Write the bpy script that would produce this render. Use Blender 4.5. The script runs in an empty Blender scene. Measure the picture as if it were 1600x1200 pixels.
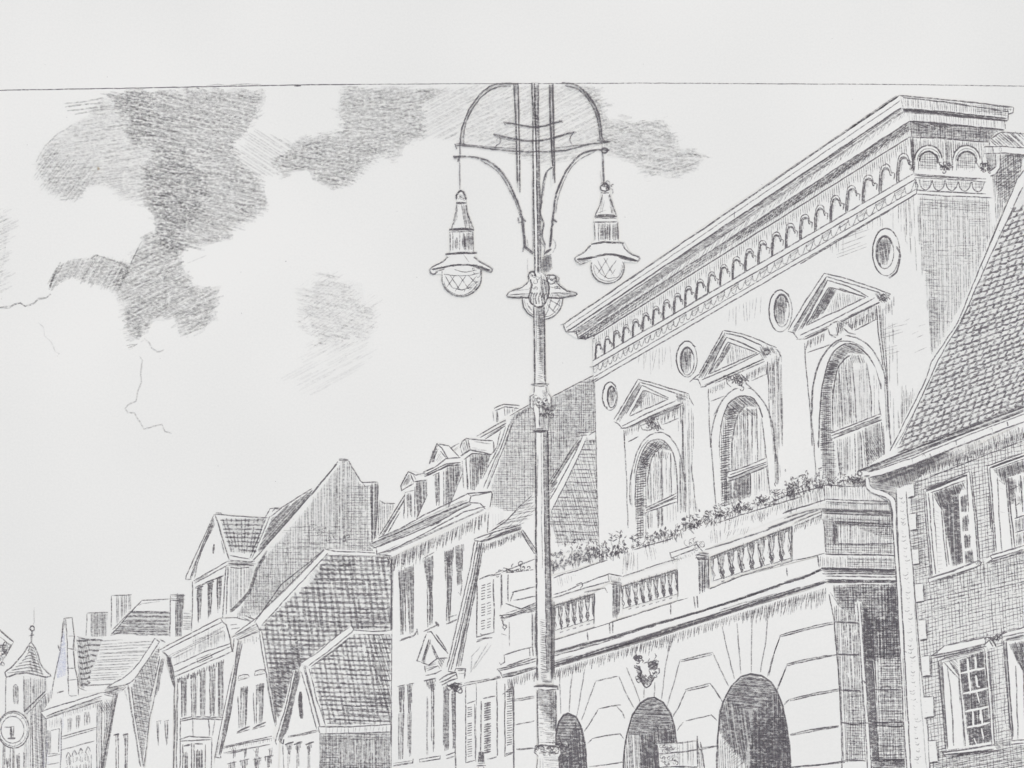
import bpy, math, random
R = random.Random(11)
C = bpy.context.scene.collection
SC = bpy.context.scene
U = 1.25e-4          # one sheet unit in metres (the drawn sheet area in view is 0.20 m wide)
# ---------------------------------------------------------------- camera, sky, sun, exposure
cd = bpy.data.cameras.new('camera'); cam = bpy.data.objects.new('camera', cd); C.objects.link(cam)
cd.sensor_width = 36; cd.lens = 36
cam.location = (0, 0, 1600 * U); cam.rotation_euler = (0, 0, 0)
cd.clip_start = .01; cd.clip_end = 50
SC.camera = cam
w = bpy.data.worlds.new('World'); SC.world = w; w.use_nodes = True
nt = w.node_tree; sky = nt.nodes.new('ShaderNodeTexSky'); sky.sky_type = 'NISHITA'; sky.sun_disc = False
SUN_EL, SUN_AZ = math.radians(52), math.radians(35)
sky.sun_elevation = SUN_EL; sky.sun_rotation = SUN_AZ; sky.air_density = 1.0; sky.dust_density = 4; sky.ozone_density = .6
bg = nt.nodes['Background']; bg.inputs[1].default_value = .1
nt.links.new(sky.outputs[0], bg.inputs[0])
sl = bpy.data.lights.new('sun', 'SUN'); sl.energy = 1.5; sl.angle = math.radians(25); sl.color = (1, .93, .86)
so = bpy.data.objects.new('sun', sl); C.objects.link(so)
so.rotation_euler = (math.pi/2 - SUN_EL, 0, -SUN_AZ)
so.location = (.2, .3, .6)
SC.view_settings.view_transform = 'Standard'; SC.view_settings.look = 'None'
SC.view_settings.exposure = .23; SC.view_settings.gamma = 1
SC.cycles.transparent_max_bounces = 48
# ---------------------------------------------------------------- materials
def mat(name):
    m = bpy.data.materials.new(name); m.use_nodes = True
    return m, m.node_tree, m.node_tree.nodes['Principled BSDF']
def nd(t, kind, **k):
    n = t.nodes.new(kind)
    for a, b in k.items(): setattr(n, a, b)
    return n
def noise(t, scale, detail=3, rough=.6, stretch=None):
    g = nd(t, 'ShaderNodeNewGeometry'); n = nd(t, 'ShaderNodeTexNoise')
    n.inputs['Scale'].default_value = scale; n.inputs['Detail'].default_value = detail; n.inputs['Roughness'].default_value = rough
    if stretch:
        mp = nd(t, 'ShaderNodeMapping'); mp.inputs['Scale'].default_value = stretch
        t.links.new(g.outputs['Position'], mp.inputs[0]); t.links.new(mp.outputs[0], n.inputs['Vector'])
    else: t.links.new(g.outputs['Position'], n.inputs['Vector'])
    return n
def paper_mat(name, a, b, bump=.6):
    m, t, p = mat(name)
    n1 = noise(t, 14, 2); n2 = noise(t, 2300, 4, .75)
    mx = nd(t, 'ShaderNodeMath', operation='MULTIPLY_ADD'); mx.inputs[1].default_value = .7
    t.links.new(n2.outputs[0], mx.inputs[0]); t.links.new(n1.outputs[0], mx.inputs[2])
    r = nd(t, 'ShaderNodeValToRGB'); r.color_ramp.elements[0].position = .45; r.color_ramp.elements[1].position = 1.1 - .05
    r.color_ramp.elements[0].color = (*a, 1); r.color_ramp.elements[1].color = (*b, 1)
    t.links.new(mx.outputs[0], r.inputs[0]); t.links.new(r.outputs[0], p.inputs['Base Color'])
    p.inputs['Roughness'].default_value = .9; p.inputs['Specular IOR Level'].default_value = .15
    # laid felt of the sheet: slightly horizontal fibres
    nb = noise(t, 2600, 4, .7, (.45, 1, 1)); bp = nd(t, 'ShaderNodeBump')
    bp.inputs['Strength'].default_value = bump; bp.inputs['Distance'].default_value = 3e-5
    t.links.new(nb.outputs[0], bp.inputs['Height']); t.links.new(bp.outputs[0], p.inputs['Normal'])
    return m
PAPER = paper_mat('paper', (.725, .752, .72), (.815, .838, .80))
def graphite_mat(name, col, tooth=2600, con=1.5, off=.28):
    m, t, p = mat(name)
    at = nd(t, 'ShaderNodeAttribute'); at.attribute_name = 'pressure'
    n = noise(t, tooth, 3, .65, (.6, 1, 1))
    st = nd(t, 'ShaderNodeMapRange'); st.inputs[1].default_value = .33; st.inputs[2].default_value = .67   # tooth 0..1
    t.links.new(n.outputs[0], st.inputs[0])
    # coverage = pressure * (0.5 .. 1.5 with the tooth of the paper)
    a1 = nd(t, 'ShaderNodeMath', operation='MULTIPLY'); a1.inputs[1].default_value = 1.25; t.links.new(at.outputs['Fac'], a1.inputs[0])
    a2 = nd(t, 'ShaderNodeMath', operation='MULTIPLY_ADD'); a2.inputs[1].default_value = con; a2.inputs[2].default_value = off
    t.links.new(st.outputs[0], a2.inputs[0])
    a3 = nd(t, 'ShaderNodeMath', operation='MULTIPLY', use_clamp=True); t.links.new(a1.outputs[0], a3.inputs[0]); t.links.new(a2.outputs[0], a3.inputs[1])
    a4 = nd(t, 'ShaderNodeMath', operation='MINIMUM'); a4.inputs[1].default_value = .9; t.links.new(a3.outputs[0], a4.inputs[0])
    p.inputs['Base Color'].default_value = (*col, 1); p.inputs['Roughness'].default_value = .55
    p.inputs['Specular IOR Level'].default_value = .35
    t.links.new(a4.outputs[0], p.inputs['Alpha'])
    return m
GRAPH = graphite_mat('graphite', (.16, .152, .165))
SOFT = graphite_mat('soft_graphite', (.15, .145, .15), 2300, 2.0, .02)
BLUEM = graphite_mat('blue_tint', (.52, .57, .80))
YELM = graphite_mat('yellow_fleck', (.45, .30, .05))
# ---------------------------------------------------------------- sheet coordinates
TX, TY, TS = 0., 0., 1.
def T(x=0, y=0, s=1):
    global TX, TY, TS
    TX, TY, TS = x, y, s
def P(s):
    if isinstance(s, str): s = [float(v) for v in s.split()]
    if s and isinstance(s[0], (tuple, list)): return [(TX + a/TS, TY + b/TS) for a, b in s]
    return [(TX + s[i]/TS, TY + s[i+1]/TS) for i in range(0, len(s), 2)]
STEP = 4.2e-6
WM, DM, HM = 1.1, .86, .78
NPART = 0
class MB:
    def __init__(s, z):
        global NPART
        NPART += 1; s.z = z + (NPART % 16)*1.1e-7; s.nf = 0; s.v = []; s.f = []; s.p = []; s.mi = []; s.k = 0; s.m = [PAPER, GR]; s.cur = 1
    def vert(s, x, y, z, p): s.v.append(((x-800)*U, (600-y)*U, z)); s.p.append(p); return len(s.v)-1
    def nz(s): s.k += 1; return s.z + (1 + s.k % 7) * 3e-7
    def fill(s, pts, tone=None):
        if tone is None:
            s.nf += 1
            if s.nf > 1: s.z += 2.4e-6
        z = s.z if tone is None else s.nz()
        ids = [s.vert(x, y, z, tone or 0) for x, y in pts]
        a = sum(pts[i][0]*pts[(i+1) % len(pts)][1] - pts[(i+1) % len(pts)][0]*pts[i][1] for i in range(len(pts)))
        if a > 0: ids.reverse()
        s.f.append(ids); s.mi.append(0 if tone is None else s.cur)
    def ribbon(s, pts, w, d, taper=True):
        n = len(pts)
        if n < 2: return
        z = s.nz(); pr = None
        for i, (x, y) in enumerate(pts):
            a = pts[max(0, i-1)]; b = pts[min(n-1, i+1)]
            dx, dy = b[0]-a[0], b[1]-a[1]; l = math.hypot(dx, dy) or 1
            nx, ny = -dy/l, dx/l
            e = .55 if taper and i in (0, n-1) else 1
            h = w*.5*e*R.uniform(.85, 1.15); q = d*(.85 if e < 1 else 1)*R.uniform(.88, 1.12)
            i1 = s.vert(x+nx*h, y+ny*h, z, q); i2 = s.vert(x-nx*h, y-ny*h, z, q)
            if pr: s.f.append((pr[0], i1, i2, pr[1])); s.mi.append(s.cur)
            pr = (i1, i2)
    def build(s, name, parent):
        ox, oy, _ = ROOT.location if ROOT else (0, 0, 0)
        me = bpy.data.meshes.new(name); me.from_pydata([(x-ox, y-oy, z) for x, y, z in s.v], [], s.f)
        for m in s.m: me.materials.append(m)
        me.polygons.foreach_set('material_index', s.mi)
        at = me.attributes.new('pressure', 'FLOAT', 'POINT'); at.data.foreach_set('value', s.p)
        me.update()
        o = bpy.data.objects.new(name, me); C.objects.link(o); o.parent = parent
        return o
GR = GRAPH
B = None; ROOT = None; BASE = 0; PEND = None; LASTPART = None
def flush():
    global B, PEND, LASTPART
    if B is not None and B.f:
        name, par, lab = PEND
        o = B.build(name, par)
        if lab: o['label'] = lab
        if par is ROOT: LASTPART = o
    B = None
def thing(name, label, cat, base, at, group=None, kind=None):
    """an Empty at the drawn thing's base line; its parts are children"""
    global ROOT, BASE
    flush()
    x, y = P(at)[0]; BASE = base
    ROOT = bpy.data.objects.new(name, None); C.objects.link(ROOT); ROOT.location = ((x-800)*U, (600-y)*U, 0)
    ROOT.empty_display_size = .002
    ROOT['label'] = label; ROOT['category'] = cat
    if group: ROOT['group'] = group
    if kind: ROOT['kind'] = kind
def part(name, lv=0, fill=None, label=None, tone=None):
    global B, PEND
    flush(); B = MB((BASE*7 + lv + 1) * STEP); PEND = (name, ROOT, label)
    if fill: F(fill)
    if tone: S(fill, tone)
def sub(name, lv=1, fill=None, label=None, tone=None):
    global B, PEND
    flush(); B = MB((BASE*7 + lv + 1) * STEP); PEND = (name, LASTPART, label)
    if fill: F(fill)
    if tone: S(fill, tone)
def single(name, label, cat, base, group=None, kind=None):
    """a thing that is one mesh"""
    global ROOT, BASE, B, PEND
    flush(); ROOT = None; BASE = base; B = MB((BASE*7+1) * STEP); PEND = (name, None, None)
    return (name, label, cat, group, kind)
def endsingle(t):
    global B
    o = B.build(t[0], None); B = None
    o['label'] = t[1]; o['category'] = t[2]
    if t[3]: o['group'] = t[3]
    if t[4]: o['kind'] = t[4]
    return o
# ---------------------------------------------------------------- pencil
def F(poly): B.fill(P(poly))
def S(poly, d=.3): B.fill(P(poly), d*DM*.8)              # rubbed graphite tone
def resample(pts, step):
    out = [pts[0]]
    for (x0, y0), (x1, y1) in zip(pts, pts[1:]):
        l = math.hypot(x1-x0, y1-y0); n = max(1, int(l/step + .5))
        out += [(x0+(x1-x0)*i/n, y0+(y1-y0)*i/n) for i in range(1, n+1)]
    return out
def smooth(pts, n=6, closed=False):
    if len(pts) < 3: return pts
    q = [pts[-1]] + pts + [pts[0], pts[1]] if closed else [pts[0]] + pts + [pts[-1]]
    out = []
    for i in range(1, len(q)-2):
        a, b, c, d = q[i-1], q[i], q[i+1], q[i+2]
        for k in range(n):
            t = k/n
            out.append(tuple(.5*(2*b[j] + (c[j]-a[j])*t + (2*a[j]-5*b[j]+4*c[j]-d[j])*t*t + (3*b[j]-a[j]-3*c[j]+d[j])*t**3) for j in (0, 1)))
    out.append(q[-2] if not closed else out[0])
    return out
def raw(pts, w, d, wob=.35, step=6, taper=True):
    pts = resample(pts, step)
    ox = oy = 0
    o = []
    for x, y in pts:
        ox = ox*.6 + R.gauss(0, wob*.7); oy = oy*.6 + R.gauss(0, wob*.7)
        o.append((x+ox, y+oy))
    B.ribbon(o, w*WM, d*DM, taper)
def L(pts, w=1.7, d=.62, c=0, cl=0, wob=.35, rep=1, ext=0):
    """pencil line; c=1 curve, cl=1 closed, rep = times gone over"""
    p = P(pts)
    if c: p = smooth(p, 6, bool(cl))
    elif cl: p = p + [p[0]]
    for r in range(rep):
        q = p
        if r: q = [(x+R.gauss(0, .5), y+R.gauss(0, .5)) for x, y in p]
        raw(q, w, d*(1 if not r else .75), wob)
        if len(q) and R.random() < .5:       # a second, lighter pass on a stretch of the line
            a = resample(q, 6)
            if len(a) > 6:
                i = R.randrange(0, len(a)//2); j = R.randrange(i+3, min(len(a), i+30))
                raw([(x+R.gauss(0, .15), y+.4) for x, y in a[i:j]], w*.8, d*.6, wob)
def LL(*a, **k):
    for s in a: L(s, **k)
def ell(cx, cy, rx, ry, a0=0, a1=360, rot=0, n=20):
    o = []
    for i in range(n+1):
        a = math.radians(a0 + (a1-a0)*i/n); x = rx*math.cos(a); y = ry*math.sin(a); r = math.radians(rot)
        o.append((cx + x*math.cos(r) - y*math.sin(r), cy + x*math.sin(r) + y*math.cos(r)))
    return o
def E(cx, cy, rx, ry, a0=0, a1=360, w=1.6, d=.6, rot=0, rep=1): L(ell(cx, cy, rx, ry, a0, a1, rot), w, d, rep=rep, wob=.25)
def cuts(poly, nx, ny, c):
    """intersections of the line n.p = c with the polygon, as parameters along the line direction"""
    ts = []
    m = len(poly)
    for i in range(m):
        x0, y0 = poly[i]; x1, y1 = poly[(i+1) % m]
        a = nx*x0+ny*y0-c; b = nx*x1+ny*y1-c
        if (a < 0) != (b < 0):
            t = a/(a-b); x = x0+(x1-x0)*t; y = y0+(y1-y0)*t
            ts.append(x*ny - y*nx)
    return sorted(ts)
def rag(poly, amp=5, step=13):
    """roughen an outline the way a shaded patch frays"""
    p = P(poly); q = resample(p+[p[0]], step)[:-1]
    return [((x+R.gauss(0, amp)-TX)*TS, (y+R.gauss(0, amp)-TY)*TS) for x, y in q]
def H(poly, ang, sp, w=1.4, d=.45, j=1., ln=0, var=.18, skip=0., wob=.3, spj=.2):
    """hatching clipped to a polygon: angle (screen degrees, 90 = upright), spacing, width, pressure, end jitter, stroke length"""
    p = P(poly); a = math.radians(ang); dx, dy = math.cos(a), math.sin(a); nx, ny = -dy, dx
    cs = [nx*x+ny*y for x, y in p]; c = min(cs) + sp*.5
    while c < max(cs):
        cc = c + R.gauss(0, sp*spj)
        ts = cuts(p, nx, ny, cc)
        for t0, t1 in zip(ts[::2], ts[1::2]):
            # point = n*c + (ny,-nx)*t
            segs = []
            if ln:
                t = t0 - R.uniform(0, ln*.5)
                while t < t1:
                    e = t + ln*R.uniform(.7, 1.3); s_, e_ = max(t, t0), min(e, t1)
                    if e_-s_ > 1.2: segs.append((s_, e_))
                    t = e + R.uniform(-1.5, 1.)
            else: segs = [(t0, t1)]
            for s_, e_ in segs:
                if R.random() < skip: continue
                s_ += R.gauss(0, j); e_ += R.gauss(0, j)
                if abs(e_-s_) < 1: continue
                ca = cc + R.gauss(0, .25); cb = cc + R.gauss(0, .25)
                raw([(nx*ca+ny*s_, ny*ca-nx*s_), (nx*cb+ny*e_, ny*cb-nx*e_)], w*R.uniform(.85, 1.15), d*HM*R.uniform(1-var, 1+var), wob, 8)
        c += sp
def XH(poly, a1, a2, sp, w=1.3, d=.42, **k):
    H(poly, a1, sp, w, d, **k); H(poly, a2, sp, w, d*.9, **k)
def bil(q, u, v):
    a, b, c, e = q
    return tuple((a[i]*(1-u)+b[i]*u)*(1-v) + (e[i]*(1-u)+c[i]*u)*v for i in (0, 1))
def GV(quad, n, w=1.3, d=.45, v0=0, v1=1, ln=0, skip=0, j=.01, wob=.3, jit=.15):
    """n strokes running from edge ab to edge dc of a quad a b c d"""
    q = P(quad)
    for i in range(n):
        u = (i+.5+R.gauss(0, jit))/n
        h = math.dist(bil(q, u, 0), bil(q, u, 1)); k = 1 if not ln else max(1, round(h/ln))
        for s in range(k):
            if R.random() < skip: continue
            a = v0+(v1-v0)*(s/k) + R.gauss(0, j); b = v0+(v1-v0)*((s+1)/k) + R.gauss(0, j)
            m = (a+b)/2
            raw([bil(q, u, a), bil(q, u, m), bil(q, u, b)], w*R.uniform(.85, 1.15), d*HM*R.uniform(.82, 1.18), wob, 8)
def GH(quad, n, **k):
    a, b, c, e = P(quad); global TX, TY, TS
    o = (TX, TY, TS); T(); GV([e, a, b, c], n, **k); T(*o)
def TICKS(line, sp, length, ang, w=1.3, d=.5, j=.2, both=0):
    """short strokes hanging from a line"""
    p = resample(P(line), sp)
    for x, y in p:
        l = length*R.uniform(1-j, 1+j); a = math.radians(ang + R.gauss(0, 4)); x += R.gauss(0, sp*.15)
        y0 = y - (l*.5 if both else 0)
        raw([(x, y0), (x+math.cos(a)*l, y0+math.sin(a)*l)], w*R.uniform(.8, 1.2), d*R.uniform(.8, 1.2), .2, 5)
def DOTS(cx, cy, rx, ry, n, r=1.5, d=.7):
    for i in range(n):
        x, y = P([cx + R.gauss(0, rx*.5), cy + R.gauss(0, ry*.5)])[0]
        a = R.uniform(0, 6.3)
        raw([(x, y), (x+r*math.cos(a), y+r*math.sin(a))], r, d, .2, 3)
def SCRIB(pts, amp, n, w=1.4, d=.6):
    """scribbled leaves along a path"""
    p = resample(P(pts), 2)
    for i in range(n):
        x, y = R.choice(p); x += R.gauss(0, amp); y += R.gauss(0, amp)
        a = R.uniform(0, 6.3); r = R.uniform(1.5, 4)
        q = [(x, y)]
        for k in range(R.randint(2, 5)):
            a += R.uniform(.6, 1.8); x += math.cos(a)*r; y += math.sin(a)*r; q.append((x, y))
        raw(smooth(q, 3), w, d*R.uniform(.7, 1.2), .15, 3)
# ---------------------------------------------------------------- table and sheet
def box(name, x0, x1, y0, y1, z0, z1, m):
    v = [(x, y, z) for z in (z0, z1) for y in (y0, y1) for x in (x0, x1)]
    f = [(0, 2, 3, 1), (4, 5, 7, 6), (0, 1, 5, 4), (2, 6, 7, 3), (0, 4, 6, 2), (1, 3, 7, 5)]
    me = bpy.data.meshes.new(name); me.from_pydata(v, [], f); me.materials.append(m)
    o = bpy.data.objects.new(name, me); C.objects.link(o); return o
TBL = paper_mat('table_board', (.60, .59, .57), (.68, .67, .65), .2)
g = box('ground', -1.2, 1.2, -.9, .9, -.03, -.0006, TBL); g['kind'] = 'structure'
T()
thing('drawing_sheet', 'off-white textured paper sheet the whole pencil street scene is drawn on', 'paper', 0, '800 1200')
sh = box('sheet', -.19, .19, -.17, .135, -.0005, 0, PAPER); sh.data.transform(__import__('mathutils').Matrix.Translation(-ROOT.location)); sh.parent = ROOT
part('border_line')
B.z = 1e-6
L('-300 146 0 141 120 139 225 137.5 340 135', 1.4, .8, wob=.15); L('335 135.2 450 133 560 131.8', 1.5, .75, wob=.15)
L('550 132 700 131 860 130.5 1010 130', 1.2, .5, wob=.15); L('1005 130 1250 131 1400 132 1600 134.5 1900 139', 1.2, .5, wob=.15)
L('459 134 470 133.5', 3.4, .8)
L('322 134 340 132 352 134 380 131 408 132', 1.2, .25)
part('paper_flecks')
B.z = 1e-6
for x, y, r in ((42, 226, 1.6), (104, 183, 1.1), (377, 489, 1.4), (446, 408, 1.8), (167, 120, 1.3), (340, 728, 1.6), (430, 752, 1.3), (976, 339, 1.5), (941, 711, 1.3), (736, 623, 1.2), (879, 567, 1.3), (651, 433, 1.2), (376, 425, 1), (1332, 155, 1.1), (1190, 288, 1.2), (1005, 100, 1), (620, 330, .9), (250, 560, .9), (70, 101, .9), (860, 120, .9), (1300, 60, 1), (700, 40, .9)):
    raw([(x, y), (x+r*.7, y+r*.3)], r, .75, .1, 2)
part('yellow_fleck'); B.z = 1e-6; B.m = [PAPER, YELM]
raw([(152, 262), (154, 264), (156, 263)], 4, .42, .3, 2)
# ================================================================ clouds
DM, WM, HM = .33, 1.6, .8; GR = SOFT
def cloud(label):
    thing('cloud', label, 'cloud', 0, '800 600', 'pencil-shaded clouds in the sky')
cloud('largest darkest pencil-shaded cloud mass sprawling down the left of the sky')
T(0, 100, 2.6667)
part('dark_shading')
up = '440 125 560 115 700 118 900 104 1090 103 1105 130 1085 200 1040 260 1000 300 970 360 985 400 1020 440 1090 480 1110 560 1110 600 1060 640 970 690 960 725 860 750 780 765 720 770 650 760 655 650 610 620 590 570 605 500 620 400 640 370 530 310 525 270 545 220 510 200 460 150'
H(rag(up), 8, 2.9, 2.8, .25, j=4, ln=34, var=.3, wob=.8); H(rag(up), 14, 4, 2.2, .3, j=3, ln=16, var=.4, wob=.8)
H('440 125 700 118 740 300 850 500 800 700 650 700 605 520 640 370 530 310 545 220', 10, 3.4, 2.2, .33, j=3, ln=14, var=.45, wob=.8, skip=.2)
S(rag(up, 2.5), .2)
lo = '590 740 650 715 780 760 745 800 770 860 800 910 840 935 920 935 890 1000 900 1060 850 1100 765 1145 730 1090 715 1055 640 1070 600 1130 570 1140 530 1110 520 1000 480 950 500 860 545 825'
H(rag(lo), -27, 2.8, 2.8, .3, j=5, ln=45, var=.3, wob=.7); H(rag(lo), -20, 5, 2., .3, j=3, ln=16, var=.4); S(rag(lo, 2.5), .18)
H('500 1000 620 1080 560 1190 520 1180', -15, 3.5, 2, .28, j=4)
H(rag('600 430 760 380 860 470 850 640 700 720 640 640', 8), 12, 3.2, 2.2, .3, j=5, ln=18, var=.4); H(rag('440 125 560 115 640 200 620 300 530 300', 5), 10, 3.2, 1.9, .4, j=4, ln=14, var=.4)
part('curled_edge')
cr = '545 830 400 800 300 815 240 840 205 900 210 950 250 915 300 890 350 910 430 930 490 955 520 900'
H(cr, -60, 3.2, 2.2, .36, j=3.5, var=.3); H(cr, -20, 4.5, 1.8, .26, j=2, ln=18); S(cr, .16)
L('205 940 225 880 245 840', 2, .5, rep=2); L('380 812 400 795 530 838', 1.4, .5)
L('545 830 575 770 592 738', 1.5, .5)
part('light_wing')
lw = '430 140 340 235 240 290 190 340 150 420 170 480 200 520 270 560 310 570 380 510 430 510 500 545 580 575 605 500 640 370 530 310 520 210 470 165'
H(rag(lw), -12, 3.0, 2.6, .17, j=4, ln=40, var=.35, wob=.8); H(rag(lw), -6, 6, 1.6, .24, j=3, ln=20, var=.4, skip=.3)
S(rag(lw, 2.5), .1)
H('200 330 300 390 400 430 390 500 320 575 270 560 200 540 140 460', -53, 4.2, 1.7, .32, j=5, var=.3)
LL('270 165 340 158 430 140', '270 178 340 170 400 165 440 158', '280 195 360 186 450 176', '310 210 400 192 460 190', w=1.5, d=.28, rep=2)
L('150 410 185 345 240 290 300 255', 1.6, .36)
part('right_hatching')
H('1050 262 1215 322 1190 400 1130 480 1060 470 960 420 975 360', 33, 4.3, 1.6, .34, j=5, var=.25, wob=.2)
H('1040 130 1100 120 1090 220 1040 270', -25, 4, 2, .2, j=4)
T()
cloud('mid-grey cloud with a ragged tail left of the street lamp top')
part('dark_shading')
c2 = '536 137 524 165 534 190 534 209 494 209 456 228 423 254 437 270 484 268 494 284 522 298 550 289 564 261 588 244 620 247 634 230 660 214 660 165 690 137'
H(rag(c2), 6, 2.5, 2.8, .22, j=4, ln=30, var=.3, wob=.8); H(rag(c2), -12, 4.6, 2, .26, j=3, ln=14, var=.4, wob=.6); S(rag(c2, 2.5), .17)
H('423 254 470 225 560 215 600 240 550 289 522 298 490 280 480 265 437 270', 12, 3.4, 2, .27, j=3, ln=13, var=.4)
part('slanted_hatching')
H('655 140 720 136 740 134 720 200 715 222 690 218 655 216', -28, 4.6, 2.1, .26, j=5, var=.25)
H('735 134 800 134 930 134 944 170 948 225 900 250 845 255 800 235 722 222 728 180', -28, 4.8, 2.0, .22, j=3, var=.3, ln=70)
H('735 134 930 134 944 170 948 225 845 240 728 215', -14, 6, 2.4, .14, j=3, ln=40, skip=.3); S('660 137 930 134 946 225 845 250 690 218', .05)
H('790 225 930 235 890 252 850 262 800 245', -10, 4, 1.8, .22, j=6)
cloud('pale ragged cloud between the street lamp arm and the cornice')
part('soft_shading')
c3 = '905 137 935 140 945 167 953 190 986 193 1038 190 1057 214 1064 233 1100 246 1085 262 1057 279 1010 270 986 256 949 240 938 190'
H(rag(c3), 7, 2.7, 2.7, .2, j=5, ln=28, var=.35, wob=.9); H(rag(c3), -15, 5, 1.8, .22, j=4, ln=12, var=.4); S(rag(c3, 2.5), .15)
LL('1030 252 1075 240 1113 246', '1040 268 1070 262 1094 250', w=1.4, d=.3)
cloud('small lone smudged cloud low in the sky left of the lamp pole')
part('soft_shading')
c4 = '513 434 545 437 559 458 583 476 590 502 569 530 530 545 489 540 489 525 468 505 470 476 494 448'
H(rag(c4, 9), 12, 3.4, 2.2, .2, j=5, ln=26, var=.35, wob=.9); H(rag(c4, 9), -35, 5, 1.5, .17, j=4, ln=16, var=.4); S(rag(c4, 5), .07)
part('fading_tail')
H('489 530 560 535 592 505 575 560 540 590 494 617 452 589 461 570', -28, 4.6, 1.8, .13, j=9, var=.4, ln=50)
cloud('scratchy pale cloud edge at the left border of the sheet')
part('soft_shading')
H('0 325 22 345 38 342 14 365 10 390 18 400 5 420 16 435 0 470', -25, 4, 1.8, .26, j=5, var=.35)
S('-40 330 0 328 12 365 0 460 -40 470', .12)
cloud('thin wriggling cloud contour with a hooked step above the gabled houses')
part('contour_line')
T(0, 400, 4)
L('875 625 892 650 883 720 885 790 862 850 855 905 800 930 785 955 800 980 840 980 870 1030 900 1080 960 1062 1015 1052 1030 1095 1075 1107', 1.6, .4, wob=.5)
L('900 510 930 540 945 575 985 600 1030 585', 1.5, .36, wob=.5); L('790 560 860 550 800 575', 1.4, .3)
cloud('ragged cloud contour line running to the left border')
part('contour_line')
L('-40 318 0 322 60 320 90 300 130 292 160 312 210 295 240 272 290 262 320 240', 1.6, .46, wob=.6, rep=2)
L('240 415 275 445 280 500 320 540 345 595 370 610 355 628', 1.1, .22, wob=.4)
L('1170 45 1240 15 1290 -5', 1.2, .2)
flush(); DM, WM, HM = .74, 1.08, .8; GR = GRAPH
DM = .68
# ================================================================ far left of the street
T(0, 900, 4)
thing('house', 'sliver of a tiled roof corner cut off by the left border above the round sign', 'house', 2, '0 560')
part('roof', 0, '-60 290 0 340 85 412 60 450 0 560 -60 600')
L('-60 290 0 340 85 412', 2, .7); L('85 412 20 520 0 560', 1.6, .5)
H('-40 400 0 420 60 440 0 560 -60 600', -25, 4, 1.6, .42, j=1.5); SCRIB('0 440 50 440 20 480 0 540', 2, 26, 1.4, .5)
LL('0 380 60 430', '0 510 30 470', d=.5)
thing('spire_tower', 'small octagonal tower with a pointed shingled cap and thin ringed finial', 'tower', 1, '150 1200')
part('wall', 0, '35 625 290 635 300 760 330 1260 20 1260 30 900')
H('150 640 285 640 285 760 200 830 200 1250 150 1250', 90, 2.6, 1.5, .3); S('150 640 285 640 285 800 210 840 150 850', .12)
LL('38 630 34 900 30 1240', '150 625 150 850', '285 640 288 720', '22 900 18 1240', d=.5)
H('200 830 280 760 330 700 300 1240 205 1240', 88, 2.3, 1.8, .45); H('200 860 260 860 260 1240 205 1240', 20, 4, 1.3, .3)
LL('200 825 205 1240', '260 860 265 1240', d=.6); L('150 850 285 717', 2, .7); L('165 862 290 735', 1.5, .55)
part('window', 1); L('88 800 86 700 100 680 112 700 112 800', 1.6, .5, c=1); S('90 690 112 690 112 800 88 800', .2); H('90 685 112 685 108 760 92 760', 90, 1.8, 1.6, .6)
part('window', 1); H('198 690 218 690 218 730 200 730', 90, 1.6, 1.8, .7)
part('window', 1); H('100 1115 125 1105 120 1240 108 1240', 90, 1.6, 1.7, .6)
part('window', 1); H('145 1105 165 1100 150 1200 148 1200', 90, 1.6, 1.7, .6)
part('window', 1); H('30 1140 60 1140 60 1200 35 1200', 80, 1.8, 2, .7)
part('cap', 1, '195 412 130 505 35 598 38 632 165 602 285 632 322 622 262 560 230 470')
L('195 412 130 505 70 570 35 598 38 632', 2, .62, c=1); L('197 412 230 470 262 560 322 622', 1.8, .6, c=1)
L('38 632 100 612 165 602 285 632 320 625', 2.4, .7)
for i in range(9):
    y = 440 + i*19; k = (y-412)/200
    L([(195-160*k*k-25*k, y+14), (185, y-4+4*k), (200+80*k, y+14+8*k)], 1.7, .5, c=1)
H('197 420 180 600 285 628 250 560 225 470', 75, 2.6, 1.6, .42); H('195 430 175 600 230 600 215 470', -10, 3.4, 1.5, .4)
part('finial', 1); L('214 195 212 290 205 310', 1.1, .3); L('200 345 198 412', 3, .6); E(202, 328, 13, 15, w=1.8, d=.6, rep=2); L('180 375 215 368', 2, .6); L('188 320 180 335', 1.6, .5)
thing('numbered_sign', 'round hanging sign with a double ring and the figure 1 inside', 'sign', 3, '75 1200')
part('disc', 0, [(85+100*math.cos(i/5), 960+116*math.sin(i/5)) for i in range(31)])
E(85, 960, 99, 115, w=1.9, d=.6); E(83, 958, 90, 105, w=1.4, d=.4); E(80, 960, 72, 84, w=1.6, d=.52)
for i in range(14):
    a = i*.449; L([(82+76*math.cos(a), 960+88*math.sin(a)), (82+92*math.cos(a+.12), 960+107*math.sin(a+.12))], 1.2, .35)
part('numeral', 1)
L('28 945 60 945 88 938', 2.2, .6); L('70 945 74 1010', 4, .6, rep=2); L('50 1015 100 1013', 2.6, .6, rep=2); L('88 938 84 1008', 1.6, .6)
part('bracket_post', 0, '62 1075 90 1075 90 1260 62 1260'); LL('65 1078 65 1240', '88 1078 88 1240', d=.5); H('74 1078 88 1078 88 1240 74 1240', 90, 1.8, 1.6, .45)
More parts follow.
